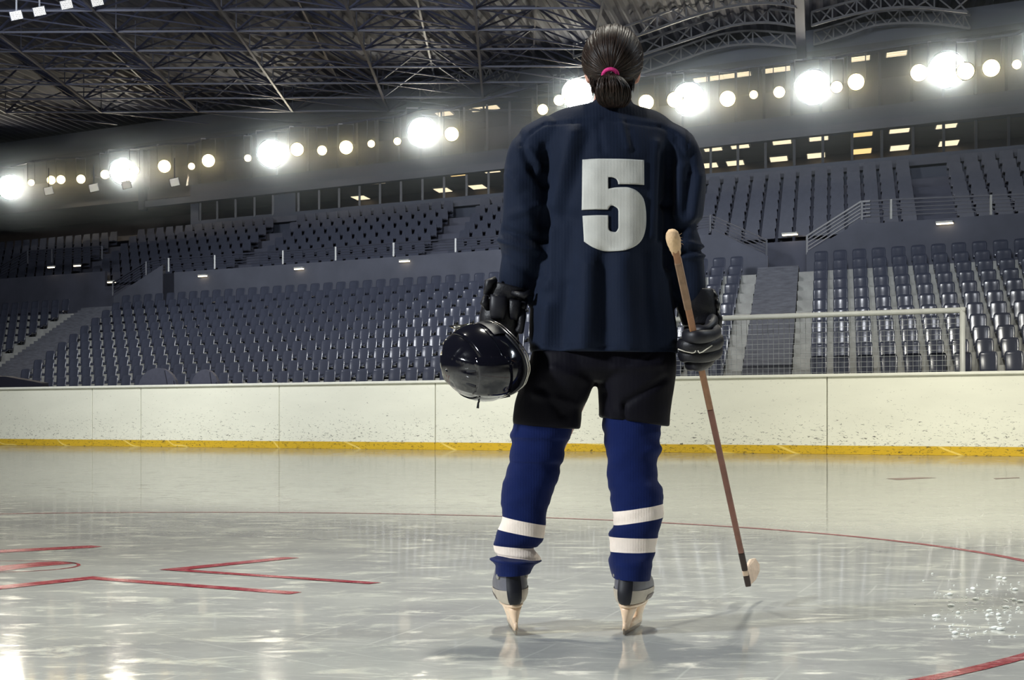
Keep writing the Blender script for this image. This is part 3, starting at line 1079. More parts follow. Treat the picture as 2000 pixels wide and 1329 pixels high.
XS = [-18 + 3.4 * i for i in range(7)]
YS = [38.0 + 2.45 * j for j in range(10)]
DZB, DZT = -.35, .6
for j, y in enumerate(YS):
    q = MB()
    for i, x in enumerate(XS):
        a = nodes(x, y, DZB)
        if i < len(XS) - 1:
            q.bar(a, nodes(XS[i + 1], y, DZB), .055)
            tp = nodes(x + 1.7, y + 1.2, DZT)
            for e in (a, nodes(XS[i + 1], y, DZB)):
                q.bar(e, tp, .05)
                if j < len(YS) - 1:
                    q.bar(Vector((e.x, y + 2.45, 0)) + Vector((0, 0, nodes(e.x, y + 2.45, DZB).z)), tp, .05)
            q.bar(a, nodes(XS[i + 1], y + 2.45, DZB), .035)
            q.bar(tp, nodes(x + 1.7, y + 3.65, DZT), .06)
            if i < len(XS) - 2: q.bar(tp, nodes(XS[i + 1] + 1.7, y + 1.2, DZT), .05)
            q.bar(a, a + UPZ * .9, .03)
        if j < len(YS) - 1:
            q.bar(a, nodes(x, y + 2.45, DZB), .07)
    struct(q, 'roof_truss', M['truss'], 'steel lattice truss under the roof')

# arched trusses on the right
for i, (pts, t) in enumerate(((((1150, 178), (1240, 148), (1330, 118), (1400, 95), (1470, 86), (1556, 93)), 18.0), (((1130, 150), (1260, 105), (1350, 75), (1430, 50), (1500, 44), (1556, 52)), 16.2),
                              (((1120, 112), (1250, 68), (1340, 36), (1420, 14), (1500, 6), (1556, 14)), 14.5),
                              (((1590, 88), (1650, 70), (1710, 50), (1780, 45), (1840, 48), (1896, 56)), 18.0), (((1585, 50), (1650, 32), (1720, 18), (1790, 14), (1890, 24)), 16.2),
                              (((820, 195), (880, 172), (930, 161), (970, 160), (1015, 170)), 18.0))):
    low, top = [], []
    for x, y in pts:
        s_, z_ = sz(x, y, t); low.append(W(s_, t, z_))
        s_, z_ = sz(x, y - 26, t); top.append(W(s_, t, z_))
    den = lambda a: [Vector(v) for v in cr([tuple(p) for p in a], 3)]
    low, top = den(low), den(top)
    q = MB()
    for k in range(len(low) - 1):
        q.bar(low[k], low[k + 1], .07); q.bar(top[k], top[k + 1], .06)
        q.bar(low[k], top[k + 1] if k % 2 else top[k], .04)
        q.bar(top[k], low[k + 1], .04)
    struct(q, 'roof_truss', M['archm'], 'arched steel truss under the roof deck')
q = MB()
s_, z_ = sz(1566, 95, 18.2)
q.bar(W(s_, 18.2, z_ - .3), W(s_, 12.5, z_ + 1.0), .28, .28)
struct(q, 'beam_1', M['deck'], 'thick roof beam between the arched trusses')

# ------------------------------------------------------------------ goal and covers behind the boards
TG = 1.0
(sa, za), (sbb, zb) = sz(1880, 606, TG), sz(1238, 628, TG)
gl = thing('goal', 'white goal with net standing behind the boards at right', 'goal', W((sa + sbb) / 2, TG, .2))
q = MB(); q.tube([W(sa + .055, TG, za), W(sbb - .055, TG, zb)], .055, 12); q.build('crossbar', M['goal'], gl, True)
for s_, z_ in ((sa, za), (sbb, zb)):
    q = MB(); q.tube([W(s_, TG, .15), W(s_, TG, z_ + .055)], .055, 12); q.build('post', M['goal'], gl, True)
q = MB()
BK = .5
for i in range(61):
    f = i / 60
    s_ = sa + (sbb - sa) * f; z_ = za + (zb - za) * f
    q.tube([W(s_, TG, z_ - .05), W(s_, TG + .25, z_ - .06), W(s_, TG + BK, z_ - .5), W(s_, TG + BK + .1, .3)], .0042, 4, False)
for j in range(26):
    f = j / 25
    tt = TG + .25 * min(1, f * 5) + (BK - .25) * max(0, min(1, (f - .12) * 4))
    za_, zb_ = za - .05 - f * (za - .3), zb - .05 - f * (zb - .3)
    q.tube([W(sa, tt, za_), W(sbb, tt, zb_)], .0042, 4, False)
for s_, z_ in ((sa, za), (sbb, zb)):
    for i in range(9):
        q.tube([W(s_, TG + BK * i / 8, z_ - .06 - .25 * i / 8), W(s_, TG + BK * i / 8, .3)], .0042, 4, False)
    for j in range(22):
        q.tube([W(s_, TG, .3 + (z_ - .4) * j / 22), W(s_, TG + BK, .3 + (z_ - .6) * j / 22)], .0042, 4, False)
q.build('net', M['net'], gl)

for i, (x0, x1, ytop, lab) in enumerate(((268, 347, 719, 'dark grey rounded padded cover behind the boards, wider and further left'), (371, 428, 722, 'dark grey rounded padded cover behind the boards, nearer the player'))):
    t = .7
    s0, z0 = sz(x0, 757, t); s1, _ = sz(x1, 757, t); _, zt = sz((x0 + x1) / 2, ytop, t)
    root = thing('rounded_cover', lab, 'cover', W((s0 + s1) / 2, t, .3), 'rounded covers behind the boards')
    hw, zc = (s1 - s0) / 2, z0 - .25
    q = MB()
    rings = []
    for a in range(0, 13):
        th = PI * a / 12
        for_w = []
        c = W((s0 + s1) / 2 - hw * math.cos(th), t, zc + (zt - zc) * math.sin(th) ** .8)
        rings.append([c, c + MV * .18 - UPZ * .0, c + MV * .18 - UPZ * (.05 + (c.z - .35)) , c - UPZ * (c.z - .3)])
    q.loft(rings, True)
    q.build('padded_body', M['cover'], root)
    q = MB()
    for f in (.62, .8):
        th = PI * f
        q.tube([W((s0 + s1) / 2 - hw * math.cos(th + .35 * (1 - k / 6)) , t - .01, zc - .2 + (k / 6) * (zt - zc + .18) * math.sin(th) ** .8) for k in range(7)], .012, 5)
    q.build('seam', M['tarp'], root)
t = .8
q = MB()
pts = [(-30, 735), (10, 736), (45, 742), (82, 749)]
rings = []
for x, y in pts:
    s_, z_ = sz(x, y, t)
    rings.append([W(s_, t, z_), W(s_, t + .4, z_ + .02), W(s_, t + .4, .6), W(s_, t, .6)])
q.loft(rings)
tag(q.build('folded_tarp', M['tarp'], origin=W(s_at(20, t), t, .6)), 'dark folded tarpaulin lying behind the boards at the far left', 'tarpaulin')

# ================================================================== the player
person = thing('person', 'hockey player seen from behind in navy jersey number 5, helmet and stick in hands', 'person', (0.28, 5.1, 0))
YP = 5.05
# ---- body: one continuous skin
body = MB()
hc = P(1196, 122, YP + .01)                            # head centre
body.ellipsoid(hc, (.076, .092, .108), 20, 14)
body.ellipsoid(hc + Vector((0, .03, -.06)), (.058, .062, .07), 16, 10)        # jaw
body.tube([P(1196, 145, YP), P(1196, 190, YP - .005), P(1197, 230, YP)], [.052, .054, .075], 16)
body.ellipsoid(hc + Vector((0, .094, -.018)), (.012, .018, .026), 10, 8)      # nose
body.ellipsoid(hc + Vector((0, .082, .018)), (.045, .014, .012), 10, 6)       # brow
for sg in (-1, 1):
    body.ellipsoid(hc + Vector((sg * .032, .074, .0)), (.014, .013, .011), 10, 8)   # eyes
    body.ellipsoid(hc + Vector((sg * .045, .066, -.03)), (.02, .018, .016), 10, 8)  # cheeks
    body.ellipsoid(hc + Vector((sg * .074, -.012, -.035)), (.01, .02, .033), 10, 8)  # ears
    body.ellipsoid(hc + Vector((sg * .070, -.004, -.05)), (.01, .014, .018), 10, 8)
body.ellipsoid(hc + Vector((0, .086, -.062)), (.024, .012, .007), 10, 6)      # lips
body.ellipsoid(hc + Vector((0, .083, -.074)), (.020, .012, .007), 10, 6)
body.ellipsoid(hc + Vector((0, .078, -.102)), (.022, .018, .016), 10, 6)      # chin
body.loft(px_rings([(1150, 226, 1245, 226, .06, 0), (1090, 245, 1300, 245, .085, 0), (1085, 320, 1295, 320, .11, 0), (1090, 420, 1285, 420, .1, 0), (1095, 500, 1275, 500, .095, 0),
                    (1070, 600, 1295, 600, .11, 0), (1065, 690, 1295, 690, .11, 0), (1100, 725, 1260, 725, .08, 0)], 2, 20))
for arm in (((1080, 255, .06), (1030, 330, .058), (1022, 420, .05), (1016, 480, .046), (1010, 540, .04), (1004, 585, .03), (994, 615, .034), (990, 640, .03)),
            ((1308, 258, .06), (1333, 330, .058), (1334, 400, .05), (1332, 450, .042), (1338, 490, .046), (1350, 540, .04), (1358, 590, .03), (1366, 625, .034), (1368, 655, .03))):
    body.tube([P(x, y, YP) for x, y, r in arm], [r * .74 for x, y, r in arm], 14)
for leg in (((1115, 690, .1), (1085, 780, .09), (1062, 860, .07), (1035, 930, .062), (1020, 1000, .058), (1012, 1080, .045), (1003, 1135, .04)),
            ((1245, 690, .1), (1240, 780, .09), (1238, 860, .07), (1240, 930, .062), (1242, 1000, .058), (1236, 1080, .045), (1234, 1135, .04))):
    body.tube([P(x, y, YP + .02) for x, y, r in leg], [r for x, y, r in leg], 14)
bb, _ = remeshed(body, .0075, 3)
bb.build('body', M['skin'], person, True)

# ---- jersey
torso = [(1034, 689, 1325, 692, .155, 0), (1034, 640, 1323, 645, .158, 0), (1037, 590, 1316, 590, .158, 0), (1047, 540, 1312, 540, .155, 0), (1055, 480, 1310, 480, .152, 0), (1058, 420, 1308, 420, .152, 0),
         (1058, 360, 1308, 360, .15, 0), (1052, 310, 1314, 310, .142, 0), (1042, 278, 1324, 278, .128, 0), (1046, 252, 1322, 252, .11, 0), (1064, 232, 1306, 234, .096, 0), (1092, 217, 1282, 219, .085, 0), (1130, 208, 1252, 211, .076, -.004),
         (1156, 202, 1238, 205, .07, -.006), (1162, 192, 1233, 197, .068, -.008)]
jb = MB()
jb.loft(px_rings(torso, 4, 44, 2.08))
slL = [(1064, 226, 1120, 300, .085, 0), (1016, 254, 1080, 322, .085, 0), (994, 290, 1072, 345, .083, 0), (985, 338, 1070, 372, .082, 0), (983, 388, 1068, 408, .08, 0), (979, 430, 1067, 442, .078, 0), (972, 464, 1066, 472, .08, .0),
       (977, 486, 1064, 497, .075, 0), (978, 512, 1061, 522, .07, 0), (974, 540, 1049, 547, .062, 0), (976, 562, 1041, 567, .056, 0), (984, 590, 1034, 595, .045, 0)]
slR = [(1308, 238, 1270, 296, .072, 0), (1345, 257, 1294, 318, .083, 0), (1366, 286, 1302, 342, .083, 0), (1375, 322, 1303, 362, .082, 0), (1379, 352, 1304, 386, .08, 0), (1376, 392, 1305, 412, .078, 0), (1371, 426, 1306, 438, .075, 0),
       (1361, 447, 1306, 452, .07, 0), (1368, 470, 1307, 474, .07, 0), (1373, 500, 1309, 502, .068, 0), (1377, 540, 1312, 542, .062, 0), (1379, 570, 1316, 572, .056, 0), (1380, 600, 1324, 600, .045, 0)]
jb.loft(px_rings(slL, 4, 30, 2.1)); jb.loft(px_rings(slR, 4, 30, 2.1))
js, jn = remeshed(jb, .0065, 5, .5)
# folds: (x1,y1,x2,y2,width px, amount m)
CREASE = [(1010, 262, 1040, 330, 9, -.012), (1040, 330, 1064, 362, 8, -.012), (1030, 290, 1060, 332, 6, .008), (1062, 285, 1064, 330, 6, -.012), (1063, 300, 1066, 540, 6, -.012), (1000, 340, 1040, 420, 14, .009), (1020, 380, 1060, 440, 12, -.009),
          (985, 452, 1060, 470, 8, -.012), (980, 470, 1050, 492, 8, .012), (985, 500, 1045, 540, 10, -.008), (1000, 420, 1062, 400, 9, .007), (1308, 290, 1305, 400, 9, -.011), (1320, 275, 1340, 310, 6, -.006),
          (1306, 400, 1305, 520, 8, -.012), (1330, 330, 1325, 420, 10, .010), (1352, 300, 1340, 410, 9, -.009), (1366, 340, 1352, 430, 9, .008), (1312, 452, 1362, 436, 7, -.012), (1325, 470, 1370, 482, 5, .010), (1330, 492, 1372, 490, 4, -.009), (1335, 503, 1374, 500, 5, .009),
          (1150, 262, 1100, 420, 16, -.010), (1120, 260, 1085, 400, 14, .010), (1170, 245, 1176, 292, 8, -.005), (1215, 240, 1228, 288, 8, .006), (1228, 255, 1236, 292, 8, -.004), (1282, 280, 1275, 460, 10, .009), (1292, 300, 1290, 470, 8, -.008),
          (1120, 430, 1085, 660, 20, -.013), (1150, 520, 1140, 690, 18, .016), (1105, 560, 1095, 690, 14, -.008), (1180, 500, 1185, 690, 16, -.014), (1215, 510, 1230, 690, 20, .010), (1260, 500, 1275, 690, 16, -.010), (1080, 450, 1068, 560, 8, .008), (1070, 600, 1060, 690, 10, .010),
          (1165, 340, 1168, 460, 14, .003), (1228, 380, 1232, 470, 14, .003)]
SEAM = [(1013, 283, 1040, 258), (1040, 258, 1064, 243), (1064, 243, 1120, 240), (1120, 240, 1178, 233), (1178, 233, 1222, 238), (1222, 238, 1290, 248), (1290, 248, 1318, 262), (1318, 262, 1344, 288), (1344, 288, 1346, 258), (1034, 676, 1168, 678), (1168, 678, 1325, 681), (980, 332, 1010, 345), (1345, 338, 1380, 336)]


def seg_d(x, y, s):
    ax, ay, bx, by = s[:4]
    vx, vy = bx - ax, by - ay
    f = ((x - ax) * vx + (y - ay) * vy) / (vx * vx + vy * vy)
    e = 0 if 0 <= f <= 1 else (-f if f < 0 else f - 1) * math.hypot(vx, vy)
    fc = max(0, min(1, f))
    return math.hypot(x - ax - vx * fc, y - ay - vy * fc)


def drape(mb, nr, creases, seams=(), namp=.004, nst=(9, 9, 3.2), hem=None):
    for i, v in enumerate(mb.v):
        px, py = 1000 + F * v.x / v.y, HZ - F * (v.z - CAMH) / v.y
        d = namp * noise.noise(Vector((v.x * nst[0] + 3, v.y * nst[1], v.z * nst[2]))) + namp * .5 * noise.noise(Vector((v.x * 26, v.y * 26, v.z * 15 + 7)))
        wb = max(0, min(1, .5 - nr[i].y * 1.6))
        if wb > 0:
            for c in creases:
                if abs(px - (c[0] + c[2]) / 2) < 120:
                    q = seg_d(px, py, c) / c[4]
                    if q < 2.5: d += 1.15 * c[5] * math.exp(-q * q) * wb
            for c in seams:
                q = seg_d(px, py, c) / 3.0
                if q < 2.2: d -= .0035 * math.exp(-q * q) * wb
        mb.v[i] = v + Vector((nr[i].x, nr[i].y, nr[i].z * .3 if nr[i].z > -.3 else 0)) * d


drape(js, jn, CREASE, SEAM)
jersey = js.build('jersey', M['jersey'], person, True)
# number 5
N5 = [(1138.3, 309.7), (1259, 310.5), (1259, 359.6), (1207.4, 360.2), (1206.8, 356), (1203.5, 350), (1196, 346.8), (1188, 346.6), (1188, 369.4), (1201, 366.8), (1216, 366), (1229, 366.8), (1244.5, 373), (1256, 384.7), (1261, 400), (1263, 420.5), (1262, 443.5),
      (1256, 464), (1244.5, 478), (1224, 488.3), (1201, 491.2), (1178, 490), (1157.5, 483.2), (1141, 471.7), (1138.3, 421), (1188.2, 421), (1188.2, 445), (1191, 451.3), (1197.7, 453.5), (1203.5, 452.8), (1207.7, 446), (1207.7, 413), (1206, 407.8), (1197.7, 402.4), (1192, 403), (1187.7, 409.8), (1136.5, 409.8)]
for a_, b_ in ((31, 36), (26, 31), (8, 24), (3, 8)):       # round the bowl and the counters
    N5[a_:b_] = cr(N5[a_:b_], 5)
pts = []
for (x0, y0), (x1, y1) in zip(N5, N5[1:] + N5[:1]):
    k = max(1, int(math.hypot(x1 - x0, y1 - y0) / 3))
    pts += [(x0 + (x1 - x0) * j / k, y0 + (y1 - y0) * j / k) for j in range(k)]
nb = len(pts)


def inside(x, y):
    c = False
    for (x0, y0), (x1, y1) in zip(N5, N5[1:] + N5[:1]):
        if (y0 > y) != (y1 > y) and x < (x1 - x0) * (y - y0) / (y1 - y0) + x0: c = not c
    return c


inn = [(x, y) for x in range(1138, 1264, 3) for y in range(311, 492, 3) if inside(x, y) and min(math.hypot(x - a, y - c) for a, c in pts) > 2]
vv, _, ff, *_r = delaunay_2d_cdt([Vector(p) for p in pts + inn], [(i, (i + 1) % nb) for i in range(nb)], [], 1, 1e-4)
bvh = BVHTree.FromPolygons(js.v, js.f)
nm = MB()
qv = []
for v in vv:
    X, Z = (v.x - 1000) / F * (YP - .15), CAMH + (HZ - v.y) / F * (YP - .15)
    hit = bvh.ray_cast(Vector((X, 4.0, Z)), Vector((0, 1, 0)))
    y = hit[0].y if hit[0] else YP - .15
    qv.append(Vector((X, y - .0035, Z)))
nm.add(qv, [tuple(f) for f in ff])
no = nm.build('number', M['number'], jersey, True, origin=None)
for v in no.data.vertices: v.co -= Vector(person['_o'])
no['label'] = 'pale grey number 5'
so = no.modifiers.new('thick', 'SOLIDIFY'); so.thickness = .002; so.offset = 0
# collar band
q = MB()
col = px_rings([(1160, 207, 1236, 210, .073, -.006), (1161, 199, 1235, 203, .071, -.008), (1163, 190, 1232, 195, .068, -.008)], 3, 40, 2.1)
q.loft(col, False)
qo = q.build('collar', M['jersey'], jersey, True)
for v in qo.data.vertices: v.co -= Vector(person['_o'])
so = qo.modifiers.new('thick', 'SOLIDIFY'); so.thickness = .006

# ---- pants
pb = MB()
pb.loft(px_rings([(1060, 600, 1295, 600, .10, 0), (1048, 650, 1310, 650, .112, 0), (1040, 690, 1320, 690, .122, 0), (1040, 722, 1318, 722, .125, 0), (1080, 745, 1290, 745, .08, 0)], 3, 36, 2.3))
pb.loft(px_rings([(1040, 685, 1180, 692, .115, 0), (1030, 720, 1169, 722, .128, 0), (1017, 755, 1157, 757, .122, .005), (1007, 783, 1146, 785, .118, .01), (1003, 803, 1137, 800, .116, .012), (1001, 822, 1136, 820, .115, .015), (1004, 833, 1134, 839, .112, .018)], 3, 32, 2.4))
pb.loft(px_rings([(1165, 692, 1320, 688, .115, 0), (1168, 722, 1321, 720, .128, 0), (1168, 757, 1317, 757, .122, .005), (1169, 785, 1312, 785, .118, .01), (1170, 805, 1309, 808, .116, .012), (1169, 816, 1308, 834, .112, .018)], 3, 32, 2.5))
ps, pn = remeshed(pb, .007, 3, .5)
drape(ps, pn, [(1060, 760, 1100, 810, 8, -.008), (1225, 785, 1300, 740, 7, -.008), (1218, 790, 1220, 830, 4, -.010), (1080, 720, 1140, 745, 9, .008), (1045, 770, 1120, 790, 8, .006), (1200, 720, 1290, 712, 8, .008), (1180, 770, 1185, 815, 8, -.006)], (), .003)
ps.build('pants', M['pants'], person, True)


# ---- socks
def sock(keys, stripes, yo):
    """keys: list of (xl,yl,xr,yr); stripes: index spans painted white"""
    kk = [(a, b_, c, d, max(max(.035, (c - a) / F * 5.05 * .5 * .98), .104 if b_ > 1090 else 0), yo + (.006 if b_ > 1090 else 0)) for a, b_, c, d in keys]
    k = 6
    rings = px_rings(kk, k, 32, 2.1)
    m = MB()
    n = 32
    for i in range(len(rings) - 1):
        mi = 1 if any(a * k <= i < b_ * k for a, b_ in stripes) else 0
        m.loft([rings[i], rings[i + 1]], False, mi)
    bm = bmesh.new()
    vs = [bm.verts.new(v) for v in m.v]
    for f, mi in zip(m.f, m.m):
        fc = bm.faces.new([vs[j] for j in f]); fc.material_index = mi
    bmesh.ops.remove_doubles(bm, verts=bm.verts, dist=1e-5)
    bm.normal_update()
    for v in bm.verts:
        v.co += v.normal * (.004 * noise.noise(Vector((v.co.x * 14, v.co.y * 14, v.co.z * 30))) + .0035 * noise.noise(Vector((v.co.x * 30, v.co.y * 10 + v.co.z * 40, v.co.z * 22))))
    m2 = MB()
    bm.verts.index_update()
    m2.v = [v.co.copy() for v in bm.verts]
    m2.f = [tuple(v.index for v in f.verts) for f in bm.faces]
    m2.m = [f.material_index for f in bm.faces]
    bm.free()
    return m2.build('sock', [M['sock'], M['stripe']], person, True)


sL = [(1010, 800, 1120, 800), (1002, 832, 1120, 836), (996, 851, 1114, 855), (998.5, 863, 1109, 865), (994, 897, 1101, 897), (994, 905, 1094, 910), (988, 927, 1091, 933), (981, 955, 1082, 957), (979.5, 985, 1070, 997),
      (981, 1009, 1065.5, 1026), (972, 1034, 1061.5, 1051), (965.5, 1057, 1050, 1066), (965.5, 1065, 1042, 1071), (967, 1079, 1053, 1087), (971, 1085, 1056, 1094.5), (956, 1091, 1057, 1097), (961, 1098, 1046, 1105), (966, 1105, 1040, 1112), (969, 1123, 1036, 1119)]
sR = [(1178, 795, 1292, 800), (1176, 822, 1291, 838), (1179, 848, 1289.5, 857), (1181.5, 868, 1290.5, 866), (1184, 884, 1292.5, 878), (1187, 904, 1285, 896), (1186.5, 920, 1283.5, 920), (1186, 936, 1284.5, 938), (1190.5, 957, 1293.5, 951), (1192, 975, 1296, 965),
      (1196, 999.5, 1296.5, 984), (1198, 1026, 1296, 1010.5), (1190, 1040, 1286, 1040), (1188.5, 1048, 1284, 1051), (1192, 1077.5, 1280.5, 1077.5), (1189.5, 1097, 1273, 1096), (1192, 1112, 1274, 1109), (1195, 1128, 1269.5, 1132)]
sock(sL, [(9, 10), (12, 14)], .0)
sock(sR, [(10, 11), (13, 14)], .0)

# ---- skates (built at a local origin, blade heel at zero, toe along +y)
SEC = [(.092, -.018, .272, .030), (.098, -.026, .280, .040), (.112, -.032, .284, .047), (.130, -.034, .282, .051), (.150, -.031, .262, .051), (.165, -.028, .225, .0495), (.180, -.027, .168, .0475), (.196, -.028, .138, .0455), (.210, -.026, .126, .043), (.222, -.022, .12, .038)]


def sec_ring(z, y0, y1, hw, n=36, a0=0, a1=2 * PI, grow=0.0, closed=True):
    out = []
    for i in range(n if closed else n + 1):
        th = a0 + (a1 - a0) * i / n
        c, s_ = math.cos(th), math.sin(th)
        yy = (y0 + y1) / 2 + ((y1 - y0) / 2 + grow) * math.copysign(abs(s_) ** .85, s_)
        w = hw * (1 - .10 * (s_ < -.3) * 0)
        out.append(Vector(((w + grow) * math.copysign(abs(c) ** .8, c), yy, z)))
    return out


def sec_at(z):
    for a, b_ in zip(SEC, SEC[1:]):
        if a[0] <= z <= b_[0]:
            f = (z - a[0]) / (b_[0] - a[0])
            return tuple(p + (q_ - p) * f for p, q_ in zip(a, b_))
    return SEC[-1]


def make_skate(loc, rz, tiltx, label):
    mtx = Matrix.Translation(Vector(loc)) @ Matrix.Rotation(rz, 4, 'Z') @ Matrix.Rotation(tiltx, 4, 'Y')
    root = bpy.data.objects.new('skate', None); COL.objects.link(root)
    root.parent = person
    root.location = Vector(loc) - Vector(person['_o'])
    root['label'] = label

    def fin(m, name, mats, smooth=True):
        m.v = [mtx @ v - Vector(loc) for v in m.v]
        o = m.build(name, mats, None, smooth); o.parent = root
        return o
    m = MB(); m.loft([sec_ring(*s_) for s_ in SEC]); subd(fin(m, 'boot', M['boot']), 1)

    def patch(z0, z1, a0, a1, g, nz=6, na=14):
        mm = MB()
        zs = [z0 + (z1 - z0) * i / nz for i in range(nz + 1)]
        rr = [sec_ring(*sec_at(z), n=na, a0=a0, a1=a1, grow=g, closed=False) for z in zs]
        mm.add([p for r in rr for p in r], [(j * (na + 1) + i, j * (na + 1) + i + 1, (j + 1) * (na + 1) + i + 1, (j + 1) * (na + 1) + i) for j in range(nz) for i in range(na)])
        return mm
    h = PI * 1.5
    fin(patch(.094, .178, h - .34, h + .34, .0030, 10, 8), 'tendon_guard', M['bootb'])
    fin(patch(.095, .137, h + .34, h + 1.9, .0018), 'side_panel', M['bootl'])
    fin(patch(.095, .137, h - 1.9, h - .34, .0018), 'side_panel', M['bootl'])
    fin(patch(.1, .118, h + 1.35, h + 2.0, .0032, 3, 8), 'toe_patch', M['toe'])
    fin(patch(.1, .118, h - 2.0, h - 1.35, .0032, 3, 8), 'toe_patch', M['toe'])
    for sg in (-1, 1):
        m = MB()
        th = h + sg * .95
        z, y0, y1, hw = sec_at(.178)
        c = sec_ring(z, y0, y1, hw, n=1, a0=th, a1=th, grow=.002, closed=False)[0]
        d = Vector((math.cos(th), math.sin(th) * .6, 0)).normalized()
        tz = Vector((0, 0, 1)); tx = d.cross(tz)
        m.loft([[c + d * o_ + (tx * math.cos(k * PI / 8) + tz * math.sin(k * PI / 8)) * r_ for k in range(16)] for o_, r_ in ((-.003, .0085), (.002, .0085), (.003, .007))])
        fin(m, 'ankle_dot', M['dot'])
    m = MB()

    def oval(z, y0, y1, hw, n=24):
        return [Vector((hw * math.copysign(abs(math.cos(2 * PI * k / n)) ** .7, math.cos(2 * PI * k / n)), (y0 + y1) / 2 + (y1 - y0) / 2 * math.sin(2 * PI * k / n), z)) for k in range(n)]
    m.loft([oval(.083, -.012, .262, .030), oval(.086, -.018, .27, .034), oval(.093, -.018, .27, .034)])
    m.loft([oval(.084, -.006, .105, .026), oval(.07, -.002, .1, .0205), oval(.05, .0, .088, .0135), (oval(.03, .0, .08, .008)), oval(.016, .0, .075, .0055)])
    m.loft([oval(.084, .150, .262, .028), oval(.07, .158, .262, .021), oval(.05, .168, .262, .0135), oval(.03, .175, .262, .008), oval(.016, .18, .262, .0055)])
    m.box((0, .13, .027), (.011, .26, .024))
    fin(m, 'blade_holder', M['holder'])
    m = MB()
    prof_ = [(-.004, .02), (-.001, .004), (.012, 0), (.13, -.0005), (.245, 0), (.268, .006), (.28, .02)]
    tp, bt = [], []
    for sg in (-1, 1):
        m.add([(sg * .0022, y, z) for y, z in prof_], [tuple(range(len(prof_)))])
    k = len(prof_)
    m.add([(-.0022, y, z) for y, z in prof_] + [(.0022, y, z) for y, z in prof_], [(i, (i + 1) % k, k + (i + 1) % k, k + i) for i in range(k)])
    fin(m, 'blade', M['steel'], False)
    return root


lx, ly = ice_at(1009, 1243); make_skate((lx, ly, .001), math.radians(5), math.radians(-4), 'grey and beige skate pointing straight ahead')
lx, ly = ice_at(1218, 1243); make_skate((lx, ly, .001), math.radians(-15), math.radians(4), 'grey and beige skate with toe turned outwards')

# ---- gloves
def lump(mb, rings):
    mb.loft(rings)


def glove_obj(label, loc):
    root = bpy.data.objects.new('glove', None); COL.objects.link(root)
    root.parent = person; root.location = Vector(loc) - Vector(person['_o']); root['label'] = label; root['_o'] = Vector(loc)
    return root


YG = 5.03
# right hand glove, closed round the stick
g = glove_obj('black glove closed around the stick', P(1365, 650, YG))
q = MB()
q.loft(px_rings([(1322, 566, 1392, 563, .058, .03), (1320, 585, 1396, 578, .060, .03), (1322, 605, 1398, 598, .058, .03), (1328, 622, 1400, 615, .05, .03), (1334, 640, 1400, 634, .045, .02)], 3, 26, 2.3, YG))
subd(q.build('cuff', M['glove'], g, True), 1)
for a, b_, c, d, r in ((1391, 568, 1397, 590, .011), (1396, 582, 1400, 606, .011), (1398, 605, 1404, 640, .013)):
    q = MB(); q.tube([P(a, b_, YG + .02), P((a + c) / 2 + 2, (b_ + d) / 2, YG + .01), P(c, d, YG + .02)], [r * .7, r, r * .75], 10); q.build('cuff_roll', M['glove'], g, True)
q = MB()
q.loft(px_rings([(1338, 628, 1400, 622, .035, .05), (1334, 650, 1404, 645, .036, .05), (1334, 675, 1404, 672, .036, .05), (1338, 700, 1400, 698, .033, .05), (1345, 718, 1390, 716, .026, .05)], 3, 22, 2.4, YG))
q.build('palm', M['glove'], g, True)
FY = [(654, .0195, 1336, 1394, -.052), (672, .021, 1327, 1398, -.024), (691, .021, 1329, 1396, .002), (709, .019, 1341, 1380, .026)]
for i, (y, r, xl, xr, yo) in enumerate(FY):
    q = MB(); YG = 5.03 + yo
    path = [P(xr + 2, y - 12, YG + .06), P(xr + 6, y - 6, YG + .0), P(xr - 1, y + 1, YG - .075), P((xl * .4 + xr * .6), y + 4, YG - .122), P(xl + 15, y + 4, YG - .124), P(xl + 5, y + 3, YG - .085), P(xl + 8, y - 1, YG - .015)]
    path = [Vector(p) for p in cr([tuple(p) for p in path], 4)]
    rr = [r * (.9 + .16 * abs(math.sin(k * PI / 8))) for k in range(len(path))]
    rr[-1] *= .6; rr[0] *= .8
    q.tube(path, rr, 14, flat=.72)
    subd(q.build('finger', M['glove'] if i != 0 else M['glove2'], g, True), 1)
YG = 5.03
q = MB()
path = [P(1392, 622, YG + .0), P(1388, 634, YG - .05), P(1376, 644, YG - .075), P(1362, 646, YG - .06), P(1354, 643, YG - .03)]
path = [Vector(p) for p in cr([tuple(p) for p in path], 4)]
q.tube(path, [.016 + .003 * math.sin(k * .7) for k in range(len(path) - 1)] + [.009], 12)
subd(q.build('thumb', M['glove2'], g, True), 1)
for pts_ in (((1324, 682), (1338, 687), (1352, 690), (1357, 689), (1359, 685)), ((1363, 685), (1366, 690), (1372, 688), (1382, 681), (1391, 675)), ((1390, 667), (1396, 665), (1398, 658)), ((1397, 650), (1399, 643), (1401, 638))):
    q = MB()
    yo = {1324: -.168, 1363: -.168, 1390: -.125, 1397: -.075}[pts_[0][0]]
    q.tube([P(x, y, YG + yo) for x, y in pts_], .0016, 6)
    q.build('piping', M['piping'], g, True)
